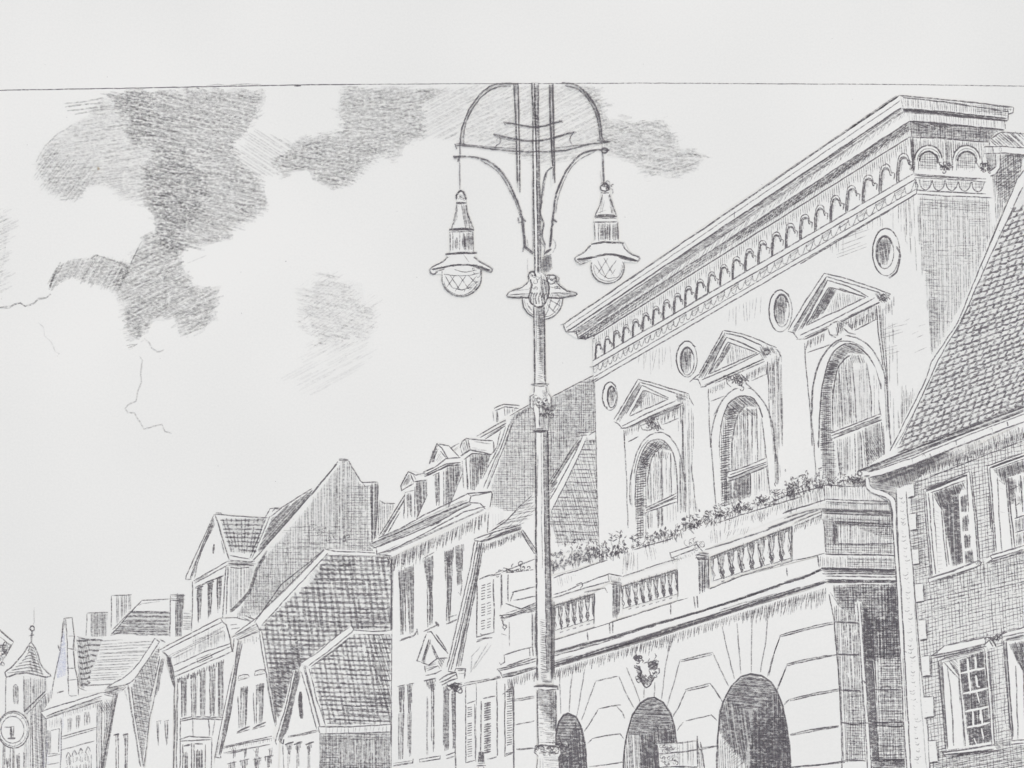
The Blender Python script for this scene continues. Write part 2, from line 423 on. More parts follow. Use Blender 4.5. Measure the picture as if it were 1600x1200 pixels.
# ---- pillar house and cornice house
thing('stepped_house', 'low house with slender stone pillar gable and corbelled cornice beside the spire tower', 'house', 2, '450 1200')
part('gable', 0, '400 265 450 260 466 380 462 430 470 580 485 640 492 745 640 725 640 800 265 850 340 740 330 720 345 620 375 480 390 300')
LL('400 265 452 260', '400 265 392 330 376 470 345 620 328 715', '452 260 466 380 458 440 470 580 486 640 492 745', '412 270 420 400 425 560 430 740', '420 375 465 375', '422 450 468 455', '420 580 470 575', '425 650 480 645', d=.58)
H('395 270 412 270 405 340 385 420', 88, 1.7, 1.7, .6); H('455 380 468 380 472 460 458 450', 90, 1.6, 1.5, .6); L('355 730 400 718', 2.6, .6); L('365 430 378 470', 2.4, .55)
LL('430 745 445 752 480 748', '492 700 540 720', d=.5)
part('blue_tint_patch', 1); B.m = [PAPER, BLUEM]; S('400 340 410 430 415 560 410 620 355 640 362 540 378 440', .2); H('400 330 412 440 420 600 350 650 362 540 376 440', 85, 3, 3, .1)
H('375 860 400 860 395 1050 378 1180', 88, 4, 3, .12, j=2); H('275 1000 300 1000 300 1200 270 1200', 88, 4, 3, .1)
part('wall', 0, '290 890 600 785 640 770 700 780 700 960 640 1260 280 1260')
LL('290 890 288 1240', '385 890 378 1240', '300 960 300 1110 365 1108', '318 965 370 955 368 1100', '385 1005 600 945', '385 1020 600 955', '383 1088 590 1030', '610 800 605 1240', '560 860 562 920', d=.5)
H('300 965 322 965 320 1110 302 1110', 90, 2, 1.5, .4); H('612 800 700 790 690 900 650 1100 640 1240 608 1240', 90, 2.6, 1.5, .42); H('620 780 720 780 700 860 620 860', 60, 2.4, 1.6, .5)
H('290 900 385 880 385 940 295 950', 90, 3, 1.3, .35); LL('300 1130 375 1115', '295 1180 370 1165', d=.45)
for x, y in ((428, 890), (480, 872), (532, 852)):
    part('window', 1, [x, y, x+26, y-8, x+26, y+76, x, y+86]); H([x, y, x+24, y-8, x+20, y+74, x+8, y+80], 88, 1.7, 1.9, .55); L([x-3, y, x-2, y+84], 1.3, .5)
for x, y in ((412, 1120), (450, 1105), (490, 1095), (535, 1085)):
    part('arched_opening', 1, [x, y, x+15, y-20, x+32, y-6, x+32, y+30, x, y+40]); L([x, y+20, x+15, y-18, x+32, y+10], 1.6, .5, c=1); H([x+3, y, x+28, y-8, x+28, y+20, x+3, y+28], 70, 2.4, 1.5, .4)
part('arcade', 1); H('405 1155 575 1115 575 1140 405 1180', 80, 2.4, 2, .55, j=2); H('410 1195 575 1160 575 1260 410 1260', 90, 3, 1.6, .5)
part('cornice', 1, '258 850 350 815 640 728 660 700 745 700 740 760 640 775 380 860 292 893')
LL('258 850 350 812 640 728', '262 862 290 892 380 862 640 775', '290 875 380 840 640 750', d=.7); H('300 868 640 755 640 775 380 860 295 890', -18, 2.4, 1.5, .5)
L('640 728 700 720 745 700', 1.6, .6); H('655 700 790 690 740 735 700 760 650 740', 10, 2.2, 1.9, .6); TICKS('400 858 640 785', 2.6, 6, 95)
# ---- roofs behind
thing('roof_house', 'long low house with shingled roof falling in steps between two hatched chimney stacks', 'house', 1, '700 700')
part('roof', 0, '480 380 560 390 640 372 690 365 740 320 820 222 885 152 1065 142 1160 220 1200 210 1200 420 1020 470 960 560 700 700 530 715 490 700')
H('640 400 990 398 700 690 535 700 600 540', -3, 4.1, 1.7, .42, j=2, ln=60)
S('485 385 640 395 600 540 530 700 490 690', .15)
for i in range(9): L([(484+i*3, 400+i*35), (520, 408+i*34), (560, 398+i*34), (640-i*12, 402+i*32)], 2.6, .42, c=1, rep=2, wob=.7)
H('480 385 560 395 560 560 520 700 490 690', 78, 3, 1.8, .38, j=2)
LL('480 378 500 385 560 398 600 392', '690 372 760 350 800 352', d=.55, w=2)
H('820 222 1062 228 1058 375 690 362 740 320', 1, 3.6, 2.4, .5, j=2, ln=22, skip=.08); H('820 222 1062 228 1058 375 690 362 740 320', 1, 5.5, 2.2, .45, j=2, ln=30); S('820 222 1062 228 1058 372 690 362 740 320', .18)
LL('695 365 740 318 820 222 885 153', '885 153 1070 143', '820 222 1062 224', d=.6); L('850 190 890 170 1000 158', 1, .3)
H('1140 225 1200 215 1200 330 1140 345', 0, 3.6, 2, .5, j=1)
part('chimney', 1, '545 232 680 228 690 372 540 380'); H('572 232 672 230 668 375 572 378', 90, 2.2, 1.8, .42); S('572 232 672 230 668 375 572 378', .15); LL('545 235 540 375', '545 232 675 226', '572 235 570 378', d=.5)
part('chimney', 1, '698 122 820 118 822 200 705 332'); H('728 122 820 118 822 200 728 300', 89, 3, 1.9, .5); LL('698 124 696 325', '698 122 825 116', '705 335 825 215', d=.55)
part('chimney', 1, '1065 118 1152 118 1140 380 1060 385'); H('1103 120 1150 120 1135 378 1100 380', 90, 2, 2, .55); S('1103 120 1150 120 1135 378 1100 380', .25); LL('1066 120 1060 380', '1100 150 1098 378', '1066 118 1155 120', '1066 150 1150 158', d=.62); H('1065 118 1152 120 1150 150 1068 142', 5, 2.4, 1.6, .5)
thing('gabled_house', 'narrow pale gable front with dark plank edges at the foot of the stepped roofs', 'house', 2, '740 1200')
part('roof', 0, '1000 395 1030 440 990 600 950 765 900 1260 850 1260 880 1180 830 880 800 670 900 520')
H('1000 440 980 570 945 765 890 1190 850 900 822 700 870 590', 12, 3.6, 2.3, .5, j=1.5, ln=12); H('1000 440 980 570 945 765 890 1190 850 900 822 700 870 590', 80, 4.4, 2, .42, j=1, ln=11); S('1000 440 980 570 945 765 890 1190 850 900 822 700 870 590', .2)
LL('1000 500 960 690 940 760', '980 740 1005 600 1025 520', d=.6)
part('barge', 1, '968 388 1000 408 812 668 665 697 720 660 870 540'); LL('968 388 870 538 790 622 715 668 665 697', '1000 408 900 560 812 668 665 697', d=.6, c=1); L('968 388 1000 410', 1.8, .6); L('1000 395 1035 415', 2, .6)
part('wall', 1, '735 715 798 675 822 700 830 850 890 1190 890 1260 610 1260 640 1180')
L('735 730 700 900 640 1185 620 1260', 2.4, .5); H('705 740 745 720 690 1000 645 1260 600 1260 660 960', 100, 2.3, 1.8, .52); L('800 680 822 850 880 1190', 2.4, .55); L('822 690 845 880 900 1195', 1.6, .55); L('760 720 790 690', 1.5, .5); H('770 710 800 700 800 790', 80, 2.4, 1.4, .4)
for x in (722, 778):
    part('window', 2); H([x-8, 995, x+22, 982, x+10, 1060, x+12, 1260, x+2, 1260, x+4, 1060], 90, 1.8, 2, .7); L([x-10, 995, x+25, 985], 2.6, .75, rep=2); L([x+20, 990, x+18, 1250], 1.3, .5)
thing('gabled_house', 'small blank pale gable with two slit windows left of the striped facade', 'house', 3, '1000 1200')
part('wall', 0, '1022 505 1092 700 1085 760 1080 1260 900 1260 935 1000 970 745')
H('1012 515 1030 520 985 742 968 745', 98, 1.9, 2, .55); LL('1010 518 968 745 935 900 900 1190', '1060 540 1095 690', d=.55); H('1035 500 1060 500 1095 690 1085 700', 70, 2, 2, .6); L('1120 700 1100 850 1082 1200', 1.5, .5)
H('1100 720 1115 720 1105 900 1095 900', 90, 2.5, 1.3, .3)
for x in (980, 1030):
    part('window', 1); L([x, 905, x+10, 1055], 1.3, .45); H([x, 908, x+26, 902, x+14, 1060, x+8, 1060], 90, 2, 1.7, .45); L([x-4, 908, x+26, 900], 2.2, .6)
DM = .76
# ================================================================ striped facade, tall gable, tiled roofs
T(250, 900, 4)
thing('townhouse', 'townhouse with slanting bracketed cornice and closely striped tall windows', 'house', 4, '240 1200')
part('wall', 0, '80 630 445 470 470 480 340 1130 340 1260 95 1260 110 660')
LL('112 640 104 1240', '90 650 92 900 84 1240', '130 890 128 1010', '128 1020 124 1240', '325 1010 322 1240', '305 890 310 1000', d=.55)
LL('130 895 200 878 250 880 400 884', '125 905 205 888 395 896', '122 1020 190 1000 320 1008', '125 1032 320 1020', d=.62, w=1.9)
LL('205 890 208 1000', '345 900 330 1000', d=.4)
tops = [(125, 640), (152, 632), (195, 612), (205, 608), (255, 585), (270, 582), (320, 560), (365, 535)]
for i, (x, y) in enumerate(((122, 640), (185, 615), (240, 592), (300, 565), (352, 540))):
    part('window', 1, [x+16, y+4, x+46, y-10, x+40, 878, x+16, 882])
    H([x+20, y, x+36, y-6, x+30, 876, x+18, 880], 90, 1.7, 1.8, .45); LL([x+14, y, x+16, 880], [x+40, y-10, x+36, 876], d=.6); H([x+5, y, x+20, y-6, x+16, y+40, x+10, y+30], 85, 2, 2, .7); L([x+46, y-8, x+42, 874], 1, .35)
part('window', 1, '145 1060 205 1050 200 1260 145 1260'); H('148 1100 175 1095 172 1260 158 1260', 90, 1.8, 2, .75); LL('145 1050 140 1250', '200 1040 198 1250', d=.6); L('150 1062 205 1048', 3, .6)
part('window', 1, '215 1045 280 1050 280 1260 215 1260'); H('225 1090 270 1088 268 1260 220 1260', 90, 1.9, 2.2, .7); LL('215 1040 215 1250', '285 1050 285 1250', d=.6); L('218 1048 270 1048', 3, .6); H('240 1150 250 1100 256 1200', 60, 3, 2, .5)
part('cornice', 2, '0 458 375 262 412 268 412 305 440 400 448 470 90 625 75 560 62 505 20 470')
LL('0 460 180 365 378 262', '15 472 200 380 392 285', '378 262 392 285 415 305 440 395 452 470', '62 495 75 560 88 625', '92 600 445 438', '90 628 452 472', '88 560 260 480 440 420', d=.65)
H('60 490 380 320 400 345 80 520', -26, 2.6, 1.6, .35, j=3); H('85 505 400 340 410 395 90 545', 90, 3.2, 1.3, .32, j=2.5); H('200 400 380 320 415 380 250 470', 90, 2.6, 1.3, .3, j=3)
L('232 520 318 485 328 505 240 545', 1.4, .5, cl=1); TICKS('110 640 400 520', 4.2, 8, 92, 2.2, .65); H('40 500 70 500 95 640 85 690 60 590', 75, 2.2, 2, .5)
L('20 475 50 500 75 560', 2.2, .6, rep=2)
# ---- tall gable house
T(250, 700, 4)
thing('gable_house', 'tall house with huge hatched side gable and a small tiled bay gable', 'house', 2, '700 1200')
part('side_wall', 0, '1118 75 1175 78 1215 140 1255 208 1362 216 1362 300 1335 570 1335 760 1040 748 640 1060 560 1090 470 1060 440 1035 560 890 590 760 650 680 945 300 1108 92')
wl = '1115 90 1175 80 1215 142 1262 240 1300 240 1310 570 1330 740 1040 735 620 1045 480 1055 560 900 600 770 660 680 930 360 1050 200'
H(wl, 90, 3.5, 2., .3, ln=55, j=3, var=.3); H('1180 230 1340 240 1335 740 1150 730 1150 500', 0, 4.4, 1.6, .33, j=3, ln=40)
H('820 440 1150 500 1150 740 1000 750 640 1030 500 1040 640 720', 0, 5, 1.5, .28, j=5, ln=35, skip=.1); S(wl, .08)
H('1060 260 1180 230 1200 560 1080 500', 90, 3, 2.2, .2, ln=40, j=4); H('640 760 800 740 780 900 620 1030 480 1050 560 900', 90, 2.8, 1.4, .3, ln=30, j=3)
H('1320 220 1362 216 1355 560 1325 570', 90, 2.2, 2.1, .5); L('1362 216 1358 420 1340 570', 2, .6); L('1318 235 1322 400 1328 740', 2.2, .5)
LL('1118 75 1178 78', '1118 68 1178 70', '1178 80 1215 145 1255 208 1268 216 1360 214', d=.58); L('1262 210 1280 240 1318 236', 1.4, .4)
H('1280 640 1310 640 1320 740 1280 730', 0, 3, 1.2, .3)
part('dark_curve', 1, None); L('655 672 605 760 568 880 505 960 442 1022', 4.6, .42, c=1, rep=2); L('670 640 620 720', 3, .4)  # dark S-curve drawn in broad graphite strokes
H('510 1060 560 1040 600 1075 560 1095', 20, 2.2, 2, .5)
part('bricked_window', 1); LL('932 480 935 600 1000 602', '932 480 965 478', '1045 535 1105 540', '1048 590 1100 592', d=.36, w=1.8); SCRIB('950 505 1060 520', 2, 9, 1.2, .26); SCRIB('1050 565 1095 565', 1.5, 6, 1.3, .35); SCRIB('1150 545 1160 590', 1.5, 7, 1.6, .4)
part('roof_verge', 1, '1110 88 1130 100 950 300 720 580 640 660 560 720 560 690 650 430 690 380 760 370 950 255')
LL('1112 86 1050 160 950 285 820 430 640 640 570 718', '1108 98 1000 228 940 300', '950 255 860 310 760 370 690 430', '690 378 640 470 560 690', d=.62)
H('950 262 940 300 830 430 640 640 610 640 700 440 780 370', -48, 2.6, 2.2, .5, j=2); S('950 262 940 300 830 430 640 640 610 640 700 440', .3)
LL('685 380 720 375 760 378', '700 400 720 380 740 385', d=.6, w=2)
part('small_chimney', 0, '1370 330 1470 345 1430 440 1370 540'); H('1372 335 1470 350 1400 500 1365 545', 90, 3, 1.7, .38); L('1372 328 1400 345 1470 345', 1.8, .55); L('1370 335 1362 540', 1.5, .45)
part('bay_roof', 2, '350 412 640 432 690 425 575 695 435 672 400 560')
GH('375 440 660 440 600 660 440 650', 8, w=3.1, d=.58, ln=16, skip=.05, wob=.4, jit=.06); GV('375 440 660 440 600 660 440 650', 10, w=2.8, d=.45, ln=7, skip=.12, jit=.08); S('375 440 655 440 590 655 440 650', .14)
LL('345 415 500 428 680 436', '350 405 380 405 390 420', '435 672 560 695', '440 700 570 715', d=.6); LL('688 425 640 540 575 690', '660 440 610 570 560 690', d=.5)
part('bay_side', 1, '430 735 585 730 600 760 540 900 440 1030 395 1070 415 740'); H('428 740 585 735 590 770 545 890 430 1040', 90, 2.6, 1.5, .36, j=2); H('435 708 600 705 590 735 440 740', -4, 2.4, 2, .5); L('430 720 590 735', 2, .6)
L('440 745 500 750 560 745', 1.6, .5, c=1)
part('bay_front', 2, '340 412 435 700 420 740 390 1075 190 1155 205 835 165 820 170 800')
LL('340 412 300 500 230 660 165 800 163 822 200 818', '335 440 270 600 190 810', '345 420 385 540 435 700', '330 480 240 700 215 815', '210 830 430 705', '215 845 300 800 425 730', '205 835 198 1140', '412 735 392 1060', '425 740 415 1040', d=.6)
H('330 440 345 480 250 680 200 815 180 815', -64, 1.9, 1.7, .5); H('360 470 375 500 405 660 400 670', 75, 2, 1.8, .45); H('215 825 300 780 300 800 220 845', -28, 2, 1.5, .4); L('338 600 332 660', 3, .5, rep=2)
L('220 875 300 835 400 795', 2.2, .62)
for x, y in ((228, 880), (295, 850), (352, 815)):
    part('window', 3); H([x, y, x+36, y-16, x+18, y+190, x+10, y+210], 90, 1.8, 2, .55); L([x+2, y, x+42, y-18], 2.8, .62, rep=2); LL([x+8, y, x+10, y+215], [x+34, y, x+22, y+190], d=.45)
    L([x+2, y+64, x+20, y+58], 2.2, .6); H([x+4, y, x+32, y-12, x+20, y+50, x+16, y+50], 88, 1.6, 2, .5)
part('eave', 2, '375 1062 470 1060 560 1090 440 1180 410 1130')
LL('378 1062 480 1060 540 1075', '400 1090 430 1150 440 1190', '440 1105 480 1102', '445 1130 500 1120', d=.5, w=1.5)
# ---- big tiled roof house
T(250, 900, 4)
thing('tiled_roof_house', 'house with large steep tiled roof and white sloping ridge in mid row', 'house', 3, '560 1200')
part('roof', 0, '1030 -160 1447 -150 1447 345 1212 330 910 545 850 600 745 1000 720 900 630 340 600 290')
rq = '1000 -140 1443 -135 1443 345 600 345'
rp = '1040 -145 1443 -135 1443 345 1212 330 910 545 850 590 740 900 700 790 636 345 620 320 800 150 960 20'
H(rp, 1, 7.4, 3.7, .52, j=1.5, ln=50, wob=.5, spj=.06, var=.3); H(rp, 83, 8.8, 4.2, .42, j=1.5, ln=40, wob=.6, spj=.07, var=.3); S(rp, .05)
H('640 300 900 100 1443 200 1443 345 1212 330 910 545 850 590 740 900 700 790', 4, 14.6, 3, .3, ln=30, skip=.3)
H('960 -60 1150 -140 1300 -140 1100 0 900 120', 45, 3, 2.2, .2); H('1120 250 1443 240 1443 340 1212 325', 2, 3, 2, .3)
H('820 440 900 440 880 560 740 890 700 760 690 600', 30, 3.4, 2, .38, j=1); S('830 420 900 420 880 560 740 890 700 740', .12)
L('1447 -150 1445 345', 1.8, .6)
part('ridge', 1, '1025 -172 1050 -150 600 320 560 345 450 405 445 380 600 265 1000 -110')
LL('1028 -168 900 -60 760 50 590 290', '1030 -165 600 262 470 360', '1055 -152 900 20 640 300', '450 382 600 300', '480 398 620 345', '600 290 625 345', d=.6)
B.fill(P('1025 -172 1450 -150 1450 -118 1060 -130'), None); L('1030 -168 1100 -155 1240 -150 1447 -140', 1.6, .6); L('1060 -130 1250 -128 1447 -122', 1.3, .45); H('450 382 560 320 600 300 620 340 500 390', -26, 3, 1.6, .35, j=2)
part('wall', 1, '515 410 620 350 728 900 705 1010 745 1050 740 1260 330 1260 345 1130 400 1070')
H('515 405 615 365 618 395 520 440', 90, 2.8, 1.6, .4, j=3)
LL('395 1075 540 1045 700 1012', '400 1065 700 1000', '395 1105 690 1052', '420 1110 540 1085', d=.6); TICKS('400 1072 700 1015', 3.4, 4, 95, 1.2, .5)
for x in (462, 532, 604, 690): LL([x, 1075, x-2, 1140], [x+10, 1072, x+6, 1130], d=.65); H([x-22, 1082, x+6, 1078, x-2, 1110], 60, 2, 1.8, .5)
for x, y, l in ((440, 1170, 1), (520, 1155, 1), (600, 1145, 1), (672, 1130, 1)):
    H([x-18, y, x+34, y-14, x+18, y+60, x, y+70], 88, 2, 2.2, .65); L([x-22, y+4, x+38, y-12], 1.6, .6)
for x0, y0, x1, y1 in ((495, 700, 555, 950), (592, 680, 655, 925)):
    part('window', 2, [x0, y0, x1, y0-16, x1-4, y1-15, x0+4, y1])
    LL([x0-6, y0+50, x0, y1], [x0+12, y0, x0+12, y1], [x1-8, y0-8, x1-16, y1-20], d=.5); H([x0+14, y0, x1-6, y0-10, x1-16, y1-10, x0+24, y1], 90, 2, 1.8, .45); H([x0+5, y0, x1, y0-14, x1-12, y0+60, x0+28, y0+50], 88, 1.7, 2, .6)
    L([x0-10, y1+25, x0+20, y1+8, x1+8, y1-12], 2.4, .62, rep=2); L([x0-15, y1+32, x1+6, y1+8], 1.6, .5)
for x, y in ((490, 640), (590, 610)):
    part('hood', 2); L([x, y+8, x+5, y-15, x+35, y-25, x+62, y-25, x+70, y-10], 1.7, .6); L([x, y+12, x+65, y-5], 1.8, .6); H([x+5, y, x+35, y-20, x+60, y-20, x+60, y-4], -25, 2.4, 1.5, .4)
part('bargeboard', 2, '465 388 515 418 470 640 440 900 380 1112 342 1138 420 700'); LL('465 388 440 640 400 830 342 1138', '490 400 470 560 425 820 370 1120', '515 418 480 600 440 880 382 1112', d=.68)
H('492 405 513 420 478 610 438 880 385 1105 370 1110 425 830 470 560', -78, 1.7, 2, .5); H('470 400 440 640 400 830 345 1135 370 1120 425 820 460 560', -78, 4, 1.4, .35, ln=30)
L('340 1130 385 1135 380 1110', 2, .7)
part('bargeboard', 2, '618 340 636 345 690 640 735 930 720 945 665 700'); LL('622 345 655 560 685 740 722 940', '636 345 672 560 705 760 732 930', d=.55); H('655 600 680 620 730 930 715 935', 79, 2.4, 1.6, .4)
# ---- small gable in front
thing('small_gable_house', 'smallest pointed gable with one slit window in front of a lower tiled roof', 'house', 4, '850 1200')
part('roof', 0, '1212 330 1447 340 1443 935 1020 935 935 590 920 560')
rp = '1200 350 1443 352 1440 925 1035 925 945 600 955 560'
H(rp, 2, 7.1, 2.9, .6, j=2, ln=60, wob=.5, spj=.06); H(rp, 80, 7.6, 3.6, .42, j=1.5, ln=40, wob=.5, spj=.08, var=.3); S(rp, .03); H('1300 370 1443 360 1440 925 1380 800', 73, 4, 1.7, .42, j=3)
H('1250 720 1440 700 1440 925 1040 920', 3, 4.6, 1.6, .45, ln=40)
part('ridge', 1, '1190 305 1212 340 1450 342 1450 362 1215 362 945 568 905 560 880 548')
LL('1192 308 1100 380 980 480 870 550', '1200 310 1212 335 1200 350 1100 430 930 560', '1212 335 1330 345 1443 340', '1190 380 1060 480 945 565', '1175 400 1000 530', d=.55)
part('wall', 1, '880 560 905 560 1000 950 985 965 1000 985 1000 1260 740 1260 760 1040')
LL('800 1000 880 985 985 962', '798 1008 985 972', '900 565 950 760 1000 945', '930 580 970 740 1030 930', '885 600 940 800 978 955', d=.6); L('768 1050 778 1240', 1.4, .5); L('1000 985 1000 1240', 1.5, .5)
H('930 600 950 660 1000 920 1010 930', 76, 2.6, 1.4, .3)
F('905 560 935 580 1035 930 1000 945')
LL('905 560 950 740 1003 945', '935 580 975 750 1035 930', '915 640 960 800', d=.6)
part('slit_window', 2); L('880 722 878 800 885 890', 5.5, .6, rep=2)
for x in (795, 850, 920):
    part('window', 2); H([x-8, 1060, x+34, 1045, x+16, 1110, x+8, 1110], 88, 1.6, 2.2, .7); H([x+4, 1100, x+20, 1100, x+14, 1260, x+4, 1260], 90, 2, 1.8, .45); L([x-12, 1052, x+40, 1035], 2.6, .65, rep=2)
part('bargeboard', 2, '830 585 882 590 800 960 740 1060 722 1050 725 1020'); LL('835 590 780 840 722 1030 730 1055', '850 592 800 820 740 1030', d=.62); H('845 590 882 592 800 960 750 1050 745 1010 800 820', -74, 1.7, 2.2, .55); S('845 590 882 592 800 960 750 1050 745 1010 800 820', .3)
L('755 1040 770 1050 775 1020', 2.5, .7, rep=2)
part('eave', 2, '985 940 1445 930 1445 972 1000 985'); LL('988 942 1200 940 1443 925', '1000 985 1200 982 1443 975', '990 945 1000 980', d=.7); LL('1443 920 1443 1050', d=.8, w=2); TICKS('1040 945 1440 935', 6, 9, 95, 1.1, .35)
part('lower_wall', 1, '1002 985 1445 978 1445 1260 1002 1260'); H('1005 990 1443 982 1443 1250 1005 1250', 90, 2.9, 2, .48, ln=40, j=2); H('1005 990 1443 982 1443 1020 1150 1020 1110 1160 1443 1170 1443 1250 1005 1250', 1, 3.8, 1.8, .42, ln=40); S('1005 988 1443 980 1443 1250 1005 1250', .16)
DM = .78
# ================================================================ mansard house with three dormers
T(550, 600, 4)
thing('mansard_house', 'three-storey house with steep roof carrying three small dormers behind the lamp pole', 'house', 3, '550 2400')
part('side_wall', 0, '1000 200 1110 130 1250 80 1400 0 1525 -55 1535 330 1440 330 1235 620 1130 690 850 940 840 800 870 770 870 660 850 650')
sw = '1000 205 1110 135 1250 85 1400 5 1520 -50 1528 300 1430 320 1235 610 1130 680 1050 790 960 790 880 760 868 650 940 440'
H(sw, 90, 3.1, 1.2, .36, ln=34, j=2, var=.3, wob=.25); H(sw, 0, 3.3, 1.2, .35, ln=30, j=2, var=.3, wob=.25); S(sw, .08)
H('1250 90 1520 -40 1520 290 1420 310 1235 600', 90, 3.4, 1.6, .3, ln=18, j=2, skip=.2); H('1010 210 1110 145 1120 400 930 560', 85, 4, 1.3, .3, ln=12, skip=.3); S('1350 40 1520 -40 1520 290 1430 310 1250 500', .07)
LL('985 200 1110 130', '1250 80 1400 2 1520 -58', d=.6); TICKS('1020 190 1110 140', 3, 9, 100, 1.5, .5)
part('roof', 0, '160 970 330 690 360 650 400 600 680 400 780 340 960 235 1000 200 1010 245 870 660 820 770 400 860 150 990')
LL('170 950 330 690', '195 950 340 700', '225 930 300 800', d=.6); H('165 950 330 690 345 700 200 945', -58, 2.1, 1.6, .5); LL('985 250 940 380 880 500 820 650', '1005 245 960 370 900 520 845 655', '960 270 920 390 850 520 770 665', '885 430 905 390 930 290', d=.55)
H('985 235 1005 240 900 510 850 655 835 650 900 480', -70, 2.4, 1.5, .3)
LL('780 325 960 222', '800 335 965 245', '830 345 960 262', d=.6); H('800 330 965 228 965 262 850 330', -30, 2.2, 1.7, .45, j=2)
LL('610 405 670 370', '690 480 700 650', '720 520 725 640', d=.45); H('600 400 670 375 660 420 620 440', -40, 3, 1.4, .4)
LL('470 590 480 790', '600 770 650 600 690 500', d=.45)
part('chimney', 1, '890 150 950 125 1045 130 1045 160 1030 170 965 210 905 240 900 175'); LL('888 152 950 126 1045 135', '895 165 955 140 1040 152', '905 170 905 238', '950 145 955 200', d=.62); H('900 165 915 165 912 238 903 238', 90, 1.6, 1.7, .5); H('955 140 1030 150 1030 165 960 200', 90, 2.4, 1.7, .5); L('880 170 885 230', 1.2, .35)
# dormers
part('dormer', 2, '350 545 400 550 470 600 472 690 400 850 325 850 330 680 300 640')
LL('352 545 305 635 310 665 385 622', '350 545 400 568 458 555', '365 560 385 610 470 600', d=.62, w=1.9); H('350 550 380 612 330 640 315 640', -60, 2.2, 1.8, .5); LL('385 565 400 600', d=.5)
H('400 605 470 608 470 690 405 840', 88, 2, 2, .52); S('400 605 470 608 470 690 405 840', .2); L('470 690 402 845', 2, .6)
sub('window', 3); LL('330 680 325 840', '345 690 350 840', '395 640 395 830', d=.5); H('340 685 372 680 378 830 368 830', 88, 1.9, 1.9, .55); H('385 640 398 640 398 840 388 840', 90, 3, 1.2, .3); L('330 680 385 665', 1.8, .55)
part('dormer', 2, '530 368 600 385 675 470 690 500 690 560 600 775 470 790 470 600 450 570 480 500')
LL('530 370 485 500', '530 370 560 400 600 470', '545 375 602 385', '602 385 670 455', '555 420 590 460', '530 420 505 490', '450 570 590 500 680 490', '445 550 520 520 590 465 680 460', d=.64, w=1.9); H('500 420 530 380 545 400 515 480 485 500', -65, 2.1, 1.9, .55); H('540 430 575 470 525 490', -60, 2.4, 1.5, .4)
L('455 578 600 510 680 505', 2.2, .6, rep=2); H('455 560 590 495 680 490 680 510 600 515 460 580', -25, 2.6, 1.4, .35)
H('585 515 682 510 680 560 640 680 598 775', 88, 2.1, 2, .52); S('585 515 682 510 680 560 640 680 598 775', .2); L('690 560 640 680 600 775', 1.6, .5); LL('575 540 575 770', '590 540 588 770', d=.45); H('572 540 590 540 590 770 575 770', 90, 3, 1.4, .3)
sub('window', 3); H('508 568 548 555 546 640 530 760 520 760 522 640', 88, 2, 2.1, .6); LL('505 570 550 552', '545 560 545 760', d=.6)
part('dormer', 2, '685 460 675 400 700 350 740 338 800 345 880 352 888 425 860 450 800 640 770 670 735 675 712 460')
LL('675 400 690 360 715 340 780 348 880 355', '680 450 740 412 870 440 885 425 885 360', '700 470 750 432 870 445', '740 415 725 350', d=.62, w=1.9, c=0); H('680 400 700 350 725 345 735 410 690 450', 75, 2.6, 1.6, .4); H('745 395 880 425 870 440 745 412', 5, 2.6, 1.4, .35); LL('765 360 870 375', d=.25)
H('748 440 865 445 845 520 792 615 765 665 750 660', 88, 2.1, 2, .52); H('748 440 865 445 845 520 830 540 750 520', 88, 3, 2, .4); S('748 440 865 445 845 520 792 615 765 665 750 660', .18)
sub('window', 3); LL('712 465 722 660', '738 450 742 660', '720 560 720 640', d=.52); H('712 470 722 468 726 660 720 660', 90, 1.8, 1.6, .5)
part('cornice', 2, '105 1005 165 960 720 675 878 665 880 700 860 770 840 790 820 800 500 945 250 1080 200 1075 150 1062')
LL('165 962 300 905 450 820 720 685', '108 1003 300 925 500 830 735 735', '150 1020 350 945 560 850 745 750', '150 1062 240 1040 450 935 700 800 835 765', '105 1005 150 1025 155 1065 245 1075', '720 680 745 700 735 740 800 745 835 780', '720 685 870 672 878 690 860 768', '745 700 870 676', '490 890 560 860', d=.66, w=1.9)
H('180 960 440 845 700 720 720 735 450 860 180 985', -25, 2.3, 1.7, .38, j=3); H('110 1003 500 830 740 738 745 750 350 945 150 1025', -24, 2., 1.8, .42, j=2); H('160 1060 450 940 600 870 830 770 830 790 450 960 220 1060', -24, 2.2, 1.6, .42)
TICKS('235 1090 400 1010 600 920 835 800', 2.6, 20, 96, 1.5, .42, .3); TICKS('240 1085 500 965', 5, 26, 95, 1.4, .4, .3); LL('230 1070 260 1140', '215 1070 240 1130', d=.5)
T(550, 900, 4)
part('wall', 0, '245 -110 850 -420 850 -200 840 -120 750 160 700 600 690 690 640 700 650 1260 245 1260')
LL('246 -100 246 400 244 1000 243 1250', d=.72, w=2.2); LL('850 -380 848 -260', '252 -60 252 350', d=.4); L('845 -260 855 -400', 1.4, .5)
H('850 -390 1000 -395 1000 -350 880 -280', 90, 4, 1, .15)
LL('645 720 655 900 645 1240', d=.5)
def slot(x0, y0, x1, y1, xb, wb, dk=.5, **k):
    H([x0, y0, x1, y0-(x1-x0)*.35, xb+wb, y1-8, xb, y1], 88, 1.9, 1.9, dk, **k); S([x0, y0, x1, y0-(x1-x0)*.35, xb+wb, y1-8, xb, y1], .14)
part('window', 2, '285 -40 385 -90 390 370 290 385'); slot(290, -30, 330, 370, 302, 22); slot(330, -50, 385, 360, 360, 22); LL('290 -40 318 370', '355 60 350 100', '385 -80 380 350', '330 -60 335 350', d=.5); L('355 60 362 90', 3, .5)
